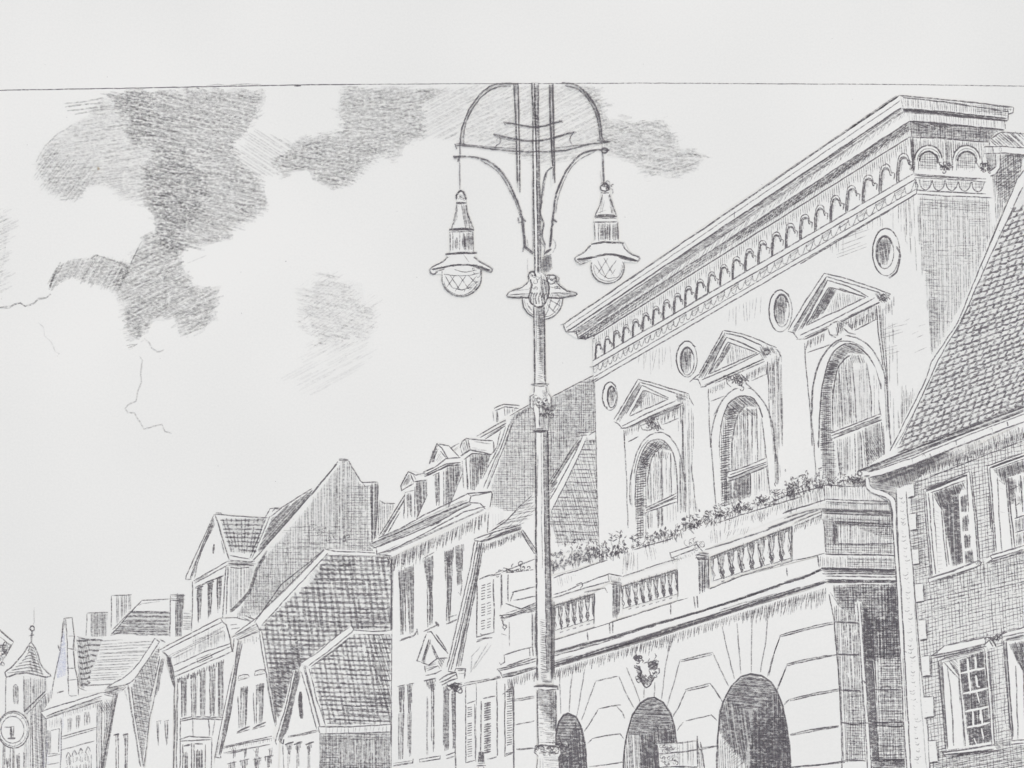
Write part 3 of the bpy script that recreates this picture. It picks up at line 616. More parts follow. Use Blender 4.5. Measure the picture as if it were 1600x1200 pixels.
L('300 405 385 375 408 345', 2.4, .6); L('305 395 400 365', 1.5, .5); L('405 330 412 370', 2, .6)
part('window', 2, '440 -110 560 -160 530 320 460 350'); slot(442, -105, 510, 100, 480, 24, .6); H('474 0 505 -10 505 300 482 310', 90, 2.2, 1.8, .5); LL('470 80 475 320', '500 40 502 300', '488 60 488 300', '445 -110 515 -150', d=.58); L('450 345 545 300', 2.2, .6); L('520 285 540 315', 4, .5)
part('window', 2, '575 -160 720 -230 700 270 590 300'); slot(578, -150, 630, 290, 596, 20, .55); slot(648, -185, 700, 60, 660, 25, .6); LL('590 280 600 0', '625 0 610 260', '690 20 680 120 665 100', d=.5); L('600 260 625 250 655 240', 2, .6); L('590 300 660 270', 2.4, .62); H('575 -140 640 -180 625 -60 600 -60', 88, 1.8, 2.2, .6)
part('window', 2, '275 690 385 668 385 1140 275 1165'); slot(290, 695, 322, 850, 298, 12, .7); H('292 850 318 850 312 1145 290 1150', 90, 2.1, 1.8, .48); slot(345, 680, 382, 850, 352, 16, .7); H('348 850 372 850 368 1125 352 1130', 90, 2, 1.8, .5); LL('283 692 330 680', '340 680 388 668', '325 690 315 1140', d=.62, w=2); L('300 850 305 840', 4, .7); L('355 855 360 845', 4, .7)
L('255 1185 380 1165 385 1140', 2.4, .6); L('258 1172 378 1150', 1.3, .45)
part('window', 2, '450 650 530 640 525 1115 450 1130'); H('452 655 522 640 515 720 492 720', 80, 1.8, 2.2, .65); H('462 760 478 760 475 1115 462 1120', 90, 2, 1.6, .4); H('496 700 518 700 512 1105 500 1105', 90, 1.8, 1.9, .5); L('498 830 505 815', 4, .7); L('450 655 525 640', 2.4, .65); LL('420 1160 548 1140 550 1118', '420 1145 545 1125', '420 1145 422 1160', d=.62)
part('window', 2, '565 690 650 670 640 1115 570 1125'); H('572 690 602 690 600 1090 574 1095', 90, 1.9, 2, .58); H('625 700 650 695 648 1085 638 1080', 90, 1.8, 1.9, .55); LL('605 700 602 1085', '625 720 632 1080', d=.5); LL('585 1120 645 1100', '588 1140 642 1125', d=.62, w=2)
part('window_pediment', 2, '460 360 490 345 520 355 600 480 600 510 530 600 450 590 440 550 400 530')
LL('465 362 405 528 430 535', '470 350 495 348 540 410 600 485', '480 400 445 540', '500 430 540 510', '525 360 590 460', '430 540 480 555 530 515 600 512', '455 560 460 600', '470 590 540 560', d=.66, w=2); H('475 390 498 400 455 550 435 540', -72, 2, 1.9, .55); H('490 420 500 430 535 510 520 520', 65, 2, 1.8, .5); H('535 520 580 520 560 580 545 575', 60, 1.8, 2.1, .62); H('450 560 530 530 520 560 460 590', -20, 2.4, 1.5, .42)
L('460 620 520 610 560 590', 1.8, .5)
# ================================================================ cottage with raking barge board, shutters
T(550, 600, 4)
thing('cottage', 'cottage with raking bargeboard and louvred shutters squeezed between mansard house and palace', 'house', 4, '750 2400')
part('roof', 0, '1440 330 1480 300 1525 320 1565 970 1520 1030 1000 1080 1060 900 800 990 760 970 870 920 1130 690 1235 610 1340 480')
H('1420 335 1445 335 1240 650 1225 610 1330 460', -58, 2.2, 2, .52, j=2); S('1420 335 1445 335 1240 650 1225 610 1330 460', .22)
rt = '1460 340 1522 345 1562 960 1540 985 1290 1010 1238 870 1238 800 1350 590'
H(rt, 1, 6.4, 1.7, .52, j=2.5, ln=50, wob=.5); H(rt, 76, 3.5, 1.7, .36, j=2, ln=18, skip=.1, wob=.4); H('1350 590 1555 560 1562 960 1290 990 1250 850', 76, 4.4, 1.6, .3, ln=14, skip=.2); S(rt, .07)
TICKS('1480 350 1520 345', 2, 8, 80, 1.8, .5)
H('880 915 1130 700 1145 790 1050 890 930 910', -12, 3.6, 1.9, .48, j=2, ln=24); H('880 915 1130 700 1145 790 1050 890 930 910', -40, 5, 1.4, .35, ln=12); LL('845 935 960 860 1040 770 1130 692', '905 880 960 845', d=.6)
H('1235 620 1290 600 1240 700 1230 710', -30, 2.5, 1.8, .5); LL('1238 660 1280 620', '1235 690 1270 650', d=.5)
LL('1545 600 1550 800 1562 960', '1410 305 1480 300', '1480 320 1520 295', d=.55)
part('verge', 1, '1440 325 1470 335 1245 790 1232 740 1330 560'); LL('1440 325 1340 540 1232 730', '1468 335 1350 590 1248 785', d=.62); L('1400 330 1470 320', 1.6, .45)
part('eave', 1, '760 970 870 920 960 915 1060 882 1062 905 830 985 800 1000'); LL('765 970 900 920 1058 880', '825 985 940 930 1060 895', '800 985 1058 905', '845 960 880 930', d=.68, w=2); H('830 960 1058 885 1060 905 830 985', -18, 2.2, 1.8, .5)
T(550, 900, 4)
part('wall', 1, '820 -210 1060 -290 1155 -130 1155 1260 645 1260 650 700 700 560 790 0')
TICKS('830 -195 940 -235 1060 -285', 2.5, 10, 98, 1.6, .5, .3)
H('830 -195 940 -240 1060 -290 1070 -255 950 -205 845 -160', 85, 3, 1.5, .4)
LL('1065 -290 1150 -165', '1058 -275 1100 -200 1140 -140', d=.6); H('1065 -290 1150 -165 1140 -140 1055 -270', 55, 2, 1.6, .5)
LL('645 700 650 1240', '690 685 800 662 930 635', '700 670 860 640', '710 690 720 800', '775 670 775 1160', '905 650 905 1130', d=.48); L('870 650 930 625', 3, .35, rep=2)
LL('735 610 800 500 850 420', '745 600 750 500 800 440', '760 580 870 430', d=.16)
part('bargeboard', 2, '765 -220 830 -215 800 -60 785 60 700 560 660 610 600 590 590 570 660 260 720 20')
LL('768 -225 740 -60 720 20 665 260 595 570', '800 -210 760 0 700 260 620 590', '785 -215 745 0 680 290 605 590', '825 -210 785 0 735 260 680 560', '812 -215 775 10 715 290 650 575', d=.62)
H('790 -210 822 -210 790 20 735 270 680 560 645 570 700 290 755 10', -79, 2.2, 2, .46); LL('765 -220 830 -215', d=.7)
H('800 -100 815 -100 785 10 750 150', -79, 1.8, 1.8, .5)
part('scroll_bracket', 3, '545 660 590 600 650 570 715 575 700 640 690 700 640 715 600 690 560 670')
LL('545 650 600 615 650 600 660 640', '548 665 600 640 650 610', '560 680 620 650 655 640', '650 580 710 578 700 640', '660 590 705 590', '665 610 700 605', '590 690 640 670 690 680', '600 595 640 600 650 575', d=.66, w=2.1); SCRIB('600 690 650 690 680 700', 2.5, 26, 2, .6); H('600 680 690 660 690 700 620 700', 10, 1.8, 2, .55); L('640 710 660 720 680 700', 2, .5, c=1)
def shutter(x0, x1, y0, y1, gaps, lab):
    part('shutter', 2, [x0, y0, x1, y0-14, x1, y1-20, x0, y1], lab)
    n = int((y1-y0)/15)
    for i in range(n):
        f = i/n
        if any(a < f < b for a, b in gaps): continue
        y = y0+14+i*15; m = (x0+x1)/2
        L([x0+10, y+2, m, y-1, x1-9, y-5], 2.6, .7, wob=.5)
part('shutter', 2, '780 20 885 -15 888 350 778 385'); LL('782 40 780 380 890 350', '885 20 886 350', '795 20 830 5 880 -10', d=.62, w=2)
for i in range(17):
    if i in (6, 12): continue
    y = 60+i*17; L([808, y, 832, y-6], 2.8, .72); L([844, y-8, 868, y-16], 2.4, .55)
L('800 360 830 372', 2.2, .5); LL('778 412 830 390 880 385', '785 400 840 385', d=.55, w=2.2)
part('shutter', 2, '708 700 775 680 778 1145 708 1168'); LL('710 700 712 1165 770 1150', '768 800 772 1150', '718 795 775 778', d=.62)
for i in range(22):
    if i in (5, 6, 13): continue
    L([722, 822+i*14.5, 750, 816+i*14.5], 2.7, .72)
part('shutter', 2, '805 765 905 745 905 1130 810 1160'); LL('808 780 806 1100', '905 750 908 1120', '820 765 900 748', '845 1145 905 1130', d=.62, w=2)
for i in range(22):
    if i in (8,): continue
    L([826, 800+i*14.5, 868, 790+i*14.5], 3, .75)
part('shutter', 2, '955 670 1010 655 1012 1105 955 1125'); LL('955 670 955 1125 1005 1108', '1005 670 1010 1100', '1000 700 940 740', d=.6)
for i in range(24): L([968, 710+i*15, 1000, 705+i*15], 2.8, .7)
LL('955 1115 1005 1100', d=.7, w=2.4)
thing('post_finial', 'small dark post top poking up in front of the cottage shutters', 'lamp post', 5, '805 1230')
part('finial', 0, '790 1100 805 1090 822 1100 830 1160 835 1185 780 1185 790 1150'); H('790 1100 805 1092 822 1100 828 1160 790 1160', 90, 1.6, 2.2, .7); S('790 1100 805 1092 822 1100 828 1160 790 1160', .4); LL('778 1185 838 1182', '785 1170 832 1166', '790 1190 780 1240', '822 1190 835 1240', d=.65, w=2)
DM = .77
# ================================================================ the palace
def lerp(a, b, t): return (a[0]+(b[0]-a[0])*t, a[1]+(b[1]-a[1])*t)
T()
thing('palace', 'grand pale palace with arcaded cornice frieze, pedimented arched windows and balustraded balcony', 'palace', 5, '1180 1200')
part('front_wall', 0, '926 560 1428 270 1434 305 1446 430 1458 562 1395 702 1385 730 1345 745 1300 770 860 930 855 1000 860 900 934 880 932 700')
LL('926 530 929 600 933 780 937 880', d=.42)
T(1200, 130, 4)
H('340 900 900 690 930 710 950 1000 860 880 700 860 500 960 440 1080 360 1000', 90, 4.05, 1.26, 0.28, j=8, ln=26, skip=.35); H('440 950 600 880 600 1040 440 1100', -20, 4.50, 1.15, 0.31, j=4, skip=.2); H('800 760 920 720 950 1000 880 1080', 88, 4.50, 1.38, 0.31, j=10, ln=30, skip=.3)
H('940 700 975 1190 960 1190 920 800', 88, 2.70, 1.84, 0.28, j=8)
T(860, 400, 4)
TICKS('560 600 740 560', 5, 26, 90, 1, .22, .5); TICKS('1120 330 1310 250', 6, 22, 90, 1, .22, .5)
T(1200, 400, 4)
H('715 330 790 260 790 340 730 370', 90, 2.88, 1.61, 0.49, j=3); H('720 380 800 470 810 760 880 860 900 1040 800 1180 770 1180 745 840', 89, 3.96, 1.26, 0.34, j=6, ln=34, skip=.2); H('720 440 880 390 800 620 720 640', -15, 5.40, 1.15, 0.31, j=5, skip=.2)
H('840 840 920 840 870 1040 800 1150', 88, 3.24, 1.38, 0.42, j=4)
LL('720 460 810 420', '900 490 940 470', '930 510 970 490', '915 605 990 570', '940 440 985 425', '850 410 885 392', w=1, d=.25); TICKS('10 690 80 620', 2.6, 12, 95, 1.2, .35)
H('5 650 50 640 90 900 90 1180 40 1180 20 900', 89, 3.60, 1.26, 0.35, j=6)
T(850, 650, 4)
H('870 560 920 500 950 560 960 600 900 600', 88, 3.60, 1.26, 0.35, j=8); H('875 120 905 100 930 300 920 600 885 560', 89, 3.42, 1.26, 0.39, j=8); H('1405 60 1450 40 1480 300 1475 420 1420 400', 89, 3.78, 1.26, 0.36, j=8)
T(860, 400, 4)
H('1370 650 1450 640 1450 900 1440 1200 1400 1200 1390 900', 89, 3.78, 1.26, 0.36, j=8); H('820 950 900 930 900 1190 860 1190', 89, 3.78, 1.26, 0.36, j=8)
T()
part('side_wall', 0, '1426 255 1540 265 1550 280 1556 350 1537 408 1457 562 1446 430 1434 305')
T(1200, 130, 4)
sw = '935 705 1375 725 1400 890 1420 900 1350 1040 1310 1160 1200 1400 1030 1700 1005 1500 975 1180 960 1000'
H(sw, 89, 3.8, 1.6, .31, ln=45, j=3, var=.3); H('940 705 1375 728 1375 800 950 790', 3, 3.4, 1.3, .36, ln=20, j=2); H('960 990 1020 990 1060 1250 990 1250', 2, 3, 1.3, .42, ln=14, j=2); H('1160 990 1300 1000 1280 1150 1170 1100', 2, 4, 1.2, .36, ln=20, j=3)
H(sw, 2, 9, 1.2, .26, ln=22, j=3, skip=.45); H('985 1180 1060 1180 1075 1500 1030 1600 1000 1300', 3, 3.4, 1.6, .36, ln=13, j=2, skip=.2); H('990 1350 1120 1360 1040 1640 1020 1690', 89, 3, 2, .3, j=2); S(sw, .05)
H('1250 840 1370 850 1350 900 1250 900', 0, 3.6, 1.2, .35, ln=24)
T()
# ---- cornice and frieze, front
part('cornice', 2, '881 506 1140 326 1404 150 1420 151 1421 214 926 528 898 528 884 518')
def seg(a, b, w=1.8, d=.66, rep=1, c0=0., c1=1.): L([lerp(a, b, c0), lerp(a, b, c1)], w, d, rep=rep, wob=.3)
seg((881, 506), (1404, 150), 2, .62, 1); seg((884, 504), (1400, 150), 1.2, .4)
seg((884, 512), (1406, 158), 1.5, .42); seg((886, 518), (1407, 169), 1.9, .66, 2)
seg((1100, 354), (1404, 150), 2.6, .6, c0=.75)
H([(890, 519), (1407, 169), (1412, 176), (905, 524)], -34, 1.7, 1.8, .45, ln=60); H([(905, 524), (1412, 176), (1414, 181), (925, 522)], -60, 3.4, 1.4, .34, j=1.5)
for i in range(46):
    t = i/46 + R.gauss(0, .004); p = lerp((905, 522), (1412, 175), t); l = R.uniform(2, 5)*(1+t)
    if R.random() < .7: L([p, (p[0]+.5, p[1]+l)], 1.3, .4)
LL('1371 190 1370 204', '1331 216 1330 231', '1254 272 1253 284', '1148 330 1147 345', w=1.2, d=.4)
seg((902, 528), (1420, 190), 2, .64, 1); seg((926, 526), (1421, 214), 1.8, .6)
H([(905, 527), (1420, 190), (1421, 204), (926, 524)], -34, 1.9, 1.7, .42, ln=45); H([(905, 527), (1420, 190), (1421, 212), (926, 526)], -75, 2.8, 1.3, .34, j=1); H([(1150, 366), (1420, 190), (1421, 205), (1150, 378)], -50, 2, 1.7, .4)
LL('879 506 884 519 890 514', '884 519 900 518 903 529 925 526', '876 508 884 506', '903 528 915 530 930 522', d=.62, w=1.9); SCRIB('905 524 928 526', 2, 12, 1.6, .5)
part('frieze', 2, [(926, 526), (1421, 214), (1427, 272), (1428, 280), (926, 572), (927, 564)])
seg((926, 526), (1421, 214), 1.7, .55); seg((926, 564), (1427, 272), 1.8, .6); seg((926, 573), (1429, 281), 1.6, .6)
top = lambda t: lerp((928, 528), (1421, 215), t); bot = lambda t: lerp((928, 563), (1426, 271), t)
for i in range(150):
    t = i/150; a = top(t); b = bot(t); L([a, lerp(a, b, R.uniform(.18, .42))], 1.3, .38)
def near(u): return u/(1.0*(1-u)*1.45+u)        # perspective spacing: small far arches on the left
N = 25
for i in range(N):
    t0, t1 = near(i/N), near((i+1)/N); a0, a1 = bot(t0), bot(t1); h0 = math.dist(top(t0), bot(t0)); h1 = math.dist(top(t1), bot(t1)); w_ = a1[0]-a0[0]
    m = lerp(a0, a1, .5); h = (h0+h1)/2
    P0 = (a0[0]+.12*w_, a0[1]-1); ap = (a0[0]+.45*w_, m[1]-h*.72+1); P1 = (a1[0]-.12*w_, a1[1]-h*.32)
    sub('arch', 3) if i else part('blind_arch', 3)
    if i: B_ = None
    o = [P0, (P0[0]+.01*w_, a0[1]-h*.38), (a0[0]+.22*w_, m[1]-h*.60), ap, (a0[0]+.68*w_, m[1]-h*.66), (a0[0]+.82*w_, m[1]-h*.46), P1]
    PEND = ('blind_arch', ROOT, None)
    inner = [(x*.80+(a0[0]+.5*w_)*.20, y*.84+(m[1]-h*.1)*.16) for x, y in o]
    F(inner + [(a1[0]-.2*w_, a1[1]-2)])
    L(o, 1.5, .55, c=1); L(inner, 1.9, .66, c=1)
    q = [(x*.72+(a0[0]+.55*w_)*.28, y*.8+(m[1]-h*.05)*.2) for x, y in o[:5]]
    L(q, 1.6, .5, c=1); L([P0, (P0[0]+.5, P0[1]-h*.5)], 2, .6)
    H([inner[1], inner[2], inner[3], inner[4], (a0[0]+.5*w_, m[1]-h*.5), (a0[0]+.3*w_, a0[1]-h*.2)], 80, 2, 1.4, .34)
    L([(a1[0]-.14*w_, a1[1]-h*.34), (a1[0]-.02*w_, a1[1]-h*.3), (a1[0]-.06*w_, a1[1]-h*.12)], 2, .6)
part('egg_band', 2, [(926, 573), (1429, 281), (1431, 304), (928, 598)])
seg((928, 589), (1430, 296), 1.5, .55); seg((926, 598), (1432, 303), 1.8, .66); seg((926, 573), (1429, 281), 1.6, .6); seg((1250, 412), (1432, 303), 2, .6)
for i in range(46):
    t0, t1 = near(i/46), near((i+1)/46); a = lerp((927, 574), (1429, 283), t0); b = lerp((927, 574), (1429, 283), t1); w_ = b[0]-a[0]; h = 10+4*t0
    L([a, (a[0]+.1*w_, a[1]+h*.7), (a[0]+.5*w_, (a[1]+b[1])/2+h), (b[0]-.2*w_, b[1]+h*.6), (b[0], b[1]+1)], 1.3, .38, c=1)
    if i % 2 == 0: H([a, b, (b[0], b[1]+h*.55), (a[0], a[1]+h*.55)], -35, 2, 1.4, .36)
LL('921 573 928 573', '922 598 935 590', d=.5)
# ---- cornice and frieze, side
T(1200, 130, 4)
part('side_cornice', 2, '815 78 1100 105 1535 150 1532 185 1500 195 1495 232 1472 238 1480 292 1400 330 1380 370 885 337 880 240 835 160')
LL('815 78 1050 100 1280 122 1535 152', '845 92 1100 118 1500 182', '835 160 1100 178 1480 222', '860 195 870 240 1180 262 1475 292', '885 337 1100 348 1385 370', d=.66, w=1.9)
LL('840 172 1100 195 1490 236', '1150 205 1480 235', '845 165 880 168 1060 185', '885 240 1050 252 1470 292', w=2.2, d=.6, rep=2); LL('1535 150 1530 185 1500 195 1496 232 1475 235 1480 290', '1490 160 1500 190', d=.66)
H('850 95 1530 155 1500 200 1490 210 840 150', 86, 3.2, 1.5, .42, j=1.5); H('1300 135 1530 155 1495 205 1300 185', 4, 2.8, 1.3, .4); H('860 185 1060 190 1470 235 1475 285 880 238', 86, 3.8, 1.3, .34, j=1.5); H('840 158 1490 215 1490 234 840 185', 5, 2.1, 2, .5, ln=60)
H('885 243 1440 295 1400 330 1380 368 890 335', 87, 2.6, 1.6, .5, j=1.5); H('885 243 1440 295 1400 330 1380 368 890 335', 4, 2.8, 1.6, .48, ln=50); S('885 243 1440 295 1400 330 1380 368 890 335', .18); H('900 245 1160 265 1100 290 900 275', 20, 2.4, 2, .5)
H('820 85 850 95 845 200 870 240 830 165', 80, 3, 1.4, .35)
part('side_frieze', 2, '887 338 1385 372 1345 400 1350 560 1365 615 915 590 908 480')
H('890 345 1370 372 1340 400 1345 470 1330 545 1150 540 1100 545 925 530 905 480', 87, 3.1, 1.6, .46, j=1.5); H('1080 370 1330 380 1160 470 1120 480', 88, 3, 1.6, .4); H('890 345 910 345 915 550 895 480', 89, 2, 2, .5); LL('887 338 908 560', '900 345 905 500', d=.66, w=2)
LL('912 568 1100 582 1360 600', '915 590 1100 600 1362 618', '912 578 1300 602', d=.6); SCRIB('870 510 900 520', 2.5, 14, 1.7, .55)
for cx in (1000, 1238):
    sub('dummy', 3); PEND = ('blind_arch', ROOT, None)
    F(ell(cx, 480, 90, 92, 180, 360) + [(cx+95, 550), (cx-85, 550)])
    L(ell(cx, 482, 85, 92, 180, 355) , 1.9, .62, rep=2); L(ell(cx+2, 484, 70, 74, 175, 350), 1.4, .4); L(ell(cx+2, 488, 58, 60, 180, 375), 2.6, .66, rep=2)
    LL([cx-86, 480, cx-88, 550], [cx-58, 488, cx-62, 545], [cx+62, 490, cx+80, 530], d=.55)
    H(ell(cx, 490, 55, 58, 180, 360) + [(cx+58, 545), (cx-60, 540)], 2, 3.2, 1.3, .42); H(ell(cx, 490, 55, 58, 180, 360) + [(cx+58, 545), (cx-60, 540)], 88, 3.2, 1.3, .42)
    SCRIB([cx+90, 520, cx+125, 530], 2.5, 18, 1.7, .55)
part('side_egg_band', 2, '915 592 1362 618 1358 690 1400 716 932 698')
LL('925 668 1100 680 1360 692', '930 695 1100 706 1400 716', '915 592 925 668', '915 600 935 640 925 690', d=.6, w=1.8)
for i in range(5):
    x = 985+i*82; L([x-42, 602+i*4, x-30, 650+i*3, x, 668+i*3, x+26, 645+i*3, x+38, 606+i*4], 1.8, .55, c=1); H([x-36, 606+i*4, x+34, 610+i*4, x+20, 655+i*3, x-22, 655+i*3], 88, 3.2, 1.2, .38); H([x-36, 606+i*4, x+34, 610+i*4, x+20, 655+i*3, x-22, 655+i*3], 0, 3.4, 1.2, .36)
H('920 600 1355 620 1355 640 925 625', 88, 3, 1.3, .4, j=1.5)
# ---- round windows
def rwin(cx, cy, rx, ry, ix, iy, icx, icy):
    T(); part('round_window', 1, ell(cx, cy, rx, ry)); E(cx, cy, rx, ry, 110, 320, 1.8, .58, rep=2); E(cx, cy, rx, ry, -40, 110, 1.5, .42)
    sub('glass', 2, ell(icx, icy, ix, iy)); E(icx, icy, ix, iy, 0, 360, 1.6, .5); E(icx, icy, ix*.9, iy*.93, 120, 330, 2, .6, rep=2)
    H([(icx+(x-icx)*.85, icy+(y-icy)*.85) for x, y in ell(icx-.5, icy-1, ix, iy, 60, 330)], 88, 1.9, 1.6, .5, j=1)
    H(ell(icx, icy-iy*.25, ix*.7, iy*.55), 80, 2.2, 1.8, .42)
rwin(953, 619, 11.5, 22, 7, 17, 955.5, 620); rwin(1073, 561, 16, 28, 11, 22, 1073.5, 564); rwin(1219, 486, 18, 33, 12, 26, 1221, 485); rwin(1384, 394, 21, 37, 14, 26, 1382, 394)
L('1400 385 1406 400 1400 425 1388 434', 2.6, .6, c=1)
# ---- arched windows with pediments
def pedi(tile, apex, left, right, ll, inner, ipts, dark):
    pass
def window(tile, wall, arch_o, arch_i, glass, mull, rails, drapes, ped, hatch_left):
    T(*tile)
    part('arched_window', 1, arch_o)
    return
# window 1 (left)
T(860, 400, 4)
part('pediment', 3, '550 768 865 862 862 885 820 925 600 1010 470 1080 435 1078 430 1062 395 1035 400 1020')
LL('550 768 500 850 440 950 398 1022', '550 768 700 812 862 862', '560 785 510 860 455 960 412 1035', '562 790 700 830 795 862', '570 812 520 900 470 990', '570 810 740 885', '395 1035 425 1050 445 1075', '435 1078 480 1072', '445 1065 600 985 780 905', '465 1078 620 1005 820 925', d=.66, w=1.8)
LL('580 838 540 910 492 1000', '580 838 735 895 495 1000', d=.62, w=1.7); H('560 795 570 812 440 1030 415 1035 500 870', -58, 1.9, 1.7, .5); H('580 840 610 850 560 935 500 990 495 1000', -58, 1.8, 1.9, .55); H('600 850 730 893 560 970 540 930', 85, 3, 1.3, .4); H('470 1070 620 1000 820 920 835 935 660 1010 480 1082', -22, 2, 1.9, .5)
H('785 862 862 865 855 890 825 925 790 905', 85, 2, 1.8, .55); H('790 862 862 865 855 890 790 905', 20, 2.6, 1.6, .5); L('865 862 870 890 895 935', 1.5, .5); TICKS('470 1085 560 1050', 3, 10, 98, 1.3, .42, .3); TICKS('690 1000 810 935', 2.8, 14, 92, 1.5, .45, .3)
H('820 930 880 900 880 930 830 970', 90, 2.6, 1.3, .4, j=2)
part('keystone', 4, '560 1060 620 1030 680 1030 710 1080 640 1095 580 1090'); SCRIB('600 1040 650 1040 640 1075', 3.5, 26, 1.7, .55); LL('560 1055 575 1085 620 1090', '665 1025 690 1080 710 1085', '560 1062 600 1045', d=.55, w=1.9); H('610 1030 660 1030 650 1090 600 1085', 80, 2.4, 1.6, .5)
part('window_surround', 1)
LL('460 1085 465 1200', '485 1160 545 1130', '700 1055 800 1015', '825 930 828 1200', '812 935 815 1050', d=.48)
T(850, 650, 4)
LL('500 90 515 380 525 700', '862 20 872 250 885 480', '870 480 890 640', '525 160 590 130', '920 300 950 600', d=.45); H('835 30 870 20 885 400 895 600 870 600 855 300 850 180', 89, 3, 1.5, .38, j=3)
part('arched_window', 2, '540 560 535 480 550 340 590 200 640 130 700 108 760 118 820 180 855 270 880 450 890 620 830 760 600 800 580 760')
L('540 555 535 480 548 350 585 215 635 140 690 110', 1.9, .5, c=1); L('690 104 750 108 810 160 850 250 875 400 885 600', 1.8, .5, c=1); L('575 570 570 500 580 350 610 240 650 170 700 148 750 158 795 210 820 290 832 420 835 600', 2, .62, c=1); L('560 360 600 220 650 150', 1.5, .4, c=1); H('840 280 870 270 885 600 850 600 835 420', 89, 2.6, 1.7, .42, j=3); H('550 340 575 320 570 560 540 560', 88, 4, 1.2, .3)
sub('reveal', 3, '578 770 572 560 580 350 612 240 655 175 705 152 755 165 795 215 760 215 700 215 665 260 650 340 640 420 640 600 635 760')
for i in range(34):
    f = i/34; p = (578-4*math.sin(f*3)+(f > .75)*(f-.75)*130, 765-f*520); 
    L([p[0], p[1], p[0]+45+18*(f > .6), p[1]-8], 2.1, .55, wob=.5)
H('578 770 575 560 582 350 640 330 640 760', 90, 3.4, 1.6, .45); H('590 330 612 240 655 175 705 152 755 165 790 215 750 205 700 215 665 260 648 320', 30, 2.2, 2, .55); H('590 330 612 240 655 175 705 152 755 165 790 215 750 205 700 215 665 260 648 320', -50, 3, 1.7, .5); S('580 350 612 240 655 175 705 152 755 165 795 215 700 215 655 300 648 420', .15); H('575 520 640 500 640 620 575 620', 0, 2.4, 2, .45)
sub('curtain', 3, '648 420 655 320 680 240 710 210 750 205 790 230 815 300 828 420 830 490 650 565 640 560')
L('648 520 650 400 662 300 690 230 720 212', 2, .55, c=1); LL('735 215 738 520', '790 230 795 500', d=.55); H('655 330 700 225 730 215 730 520 650 550', 89, 2.8, 1.5, .42, ln=24, j=3); H('740 220 785 230 825 330 828 480 740 520', 89, 4.6, 1.4, .32, ln=22, j=3, skip=.25); H('690 215 780 225 780 260 690 260', 80, 2.4, 1.8, .45)
sub('transom', 4, '630 580 830 485 832 535 630 605'); LL('632 575 700 545 828 482', '635 592 830 512', '632 604 700 580 830 535', '640 585 828 498', d=.62, w=1.8)
sub('curtain', 3, '645 605 832 540 835 640 760 700 640 700'); LL('710 575 712 700', '735 570 740 690', '645 605 650 700', d=.6); H('645 605 680 595 680 700 648 700', 90, 2.6, 1.6, .42); H('700 580 745 570 745 690 705 690', 90, 2.4, 1.9, .45); H('760 565 832 540 835 640 770 680', 89, 4.8, 1.2, .28, j=3)
# window 2 (middle)
T(860, 400, 4)
part('pediment', 3, '1080 465 1190 482 1415 572 1400 610 1370 620 1320 650 1100 745 960 820 935 815 920 790 868 788 900 750')
LL('1078 466 1010 590 930 740 868 788', '1080 466 1190 485 1310 530 1415 574', '1090 480 1020 600 940 745', '1095 484 1200 505 1320 560', '1100 510 1040 620 985 740', '1100 508 1200 545 1315 602', '885 770 920 770 940 812', '935 818 975 815', '945 775 1100 710 1310 608', '965 812 1110 745 1330 645', '1110 538 1290 605 990 738', '1110 538 1060 630 985 738', d=.66, w=1.8)
H('1088 484 1100 510 965 760 925 760 1010 600', -60, 1.9, 1.8, .5); H('1110 540 1140 552 1090 640 1020 720 990 738 1060 630', -60, 1.8, 2, .56); H('1140 560 1285 605 1100 690 1090 640', 84, 3, 1.3, .4); H('965 805 1110 740 1320 640 1330 660 1110 760 970 818', -24, 2, 2, .5)
H('1310 560 1412 575 1400 610 1370 620 1320 650 1310 610', 60, 2, 1.9, .55); H('1315 570 1400 575 1370 620', -20, 2.4, 1.8, .5); E(1350, 600, 16, 18, w=1.6, d=.6); L('1410 580 1425 600 1440 635', 2, .4, rep=2); H('1400 600 1445 600 1440 635 1400 650', 80, 2.8, 1.4, .3)
TICKS('990 830 1090 785', 3, 10, 96, 1.4, .45, .3); TICKS('1225 735 1345 675', 2.6, 13, 92, 1.5, .48, .3)
part('keystone', 4, '1095 770 1150 745 1210 745 1260 820 1190 830 1110 815'); SCRIB('1120 770 1180 760 1200 800', 3.5, 30, 1.7, .52); LL('1100 770 1105 800 1130 820', '1205 755 1225 800 1258 825', '1150 755 1155 800', '1190 740 1240 790', d=.55, w=1.9); H('1150 750 1210 745 1225 790 1170 810', 60, 2.2, 1.7, .5)
part('window_surround', 1)
LL('985 830 990 1000 1000 1200', '1000 910 1085 875', '1255 780 1350 740', '1355 660 1365 900 1380 1200', '1370 670 1378 900', '1345 680 1350 740', '1395 670 1400 880', '1420 660 1428 850', '1440 860 1448 1190', d=.42)
LL('1355 660 1362 800', d=.6)
part('arched_window', 2, '1005 1250 1010 1100 1030 990 1090 880 1160 825 1230 830 1310 900 1365 1000 1395 1150 1405 1400 1450 1500 1100 1640 1020 1640')
L('1000 1200 1005 1110 1028 1000 1085 885 1150 832 1200 822', 2, .52, c=1); L('1210 815 1270 840 1330 910 1375 1010 1400 1140 1405 1300', 2, .48, c=1); L('1055 1200 1060 1110 1078 1010 1110 930 1160 885 1215 875 1265 890 1305 950 1325 1010', 2, .62, c=1, rep=2); L('1015 1000 1060 920', 1.5, .4); H('1365 1000 1390 1010 1405 1300 1390 1300 1385 1120', 89, 2.4, 1.5, .4, j=3)
T(850, 650, 4)
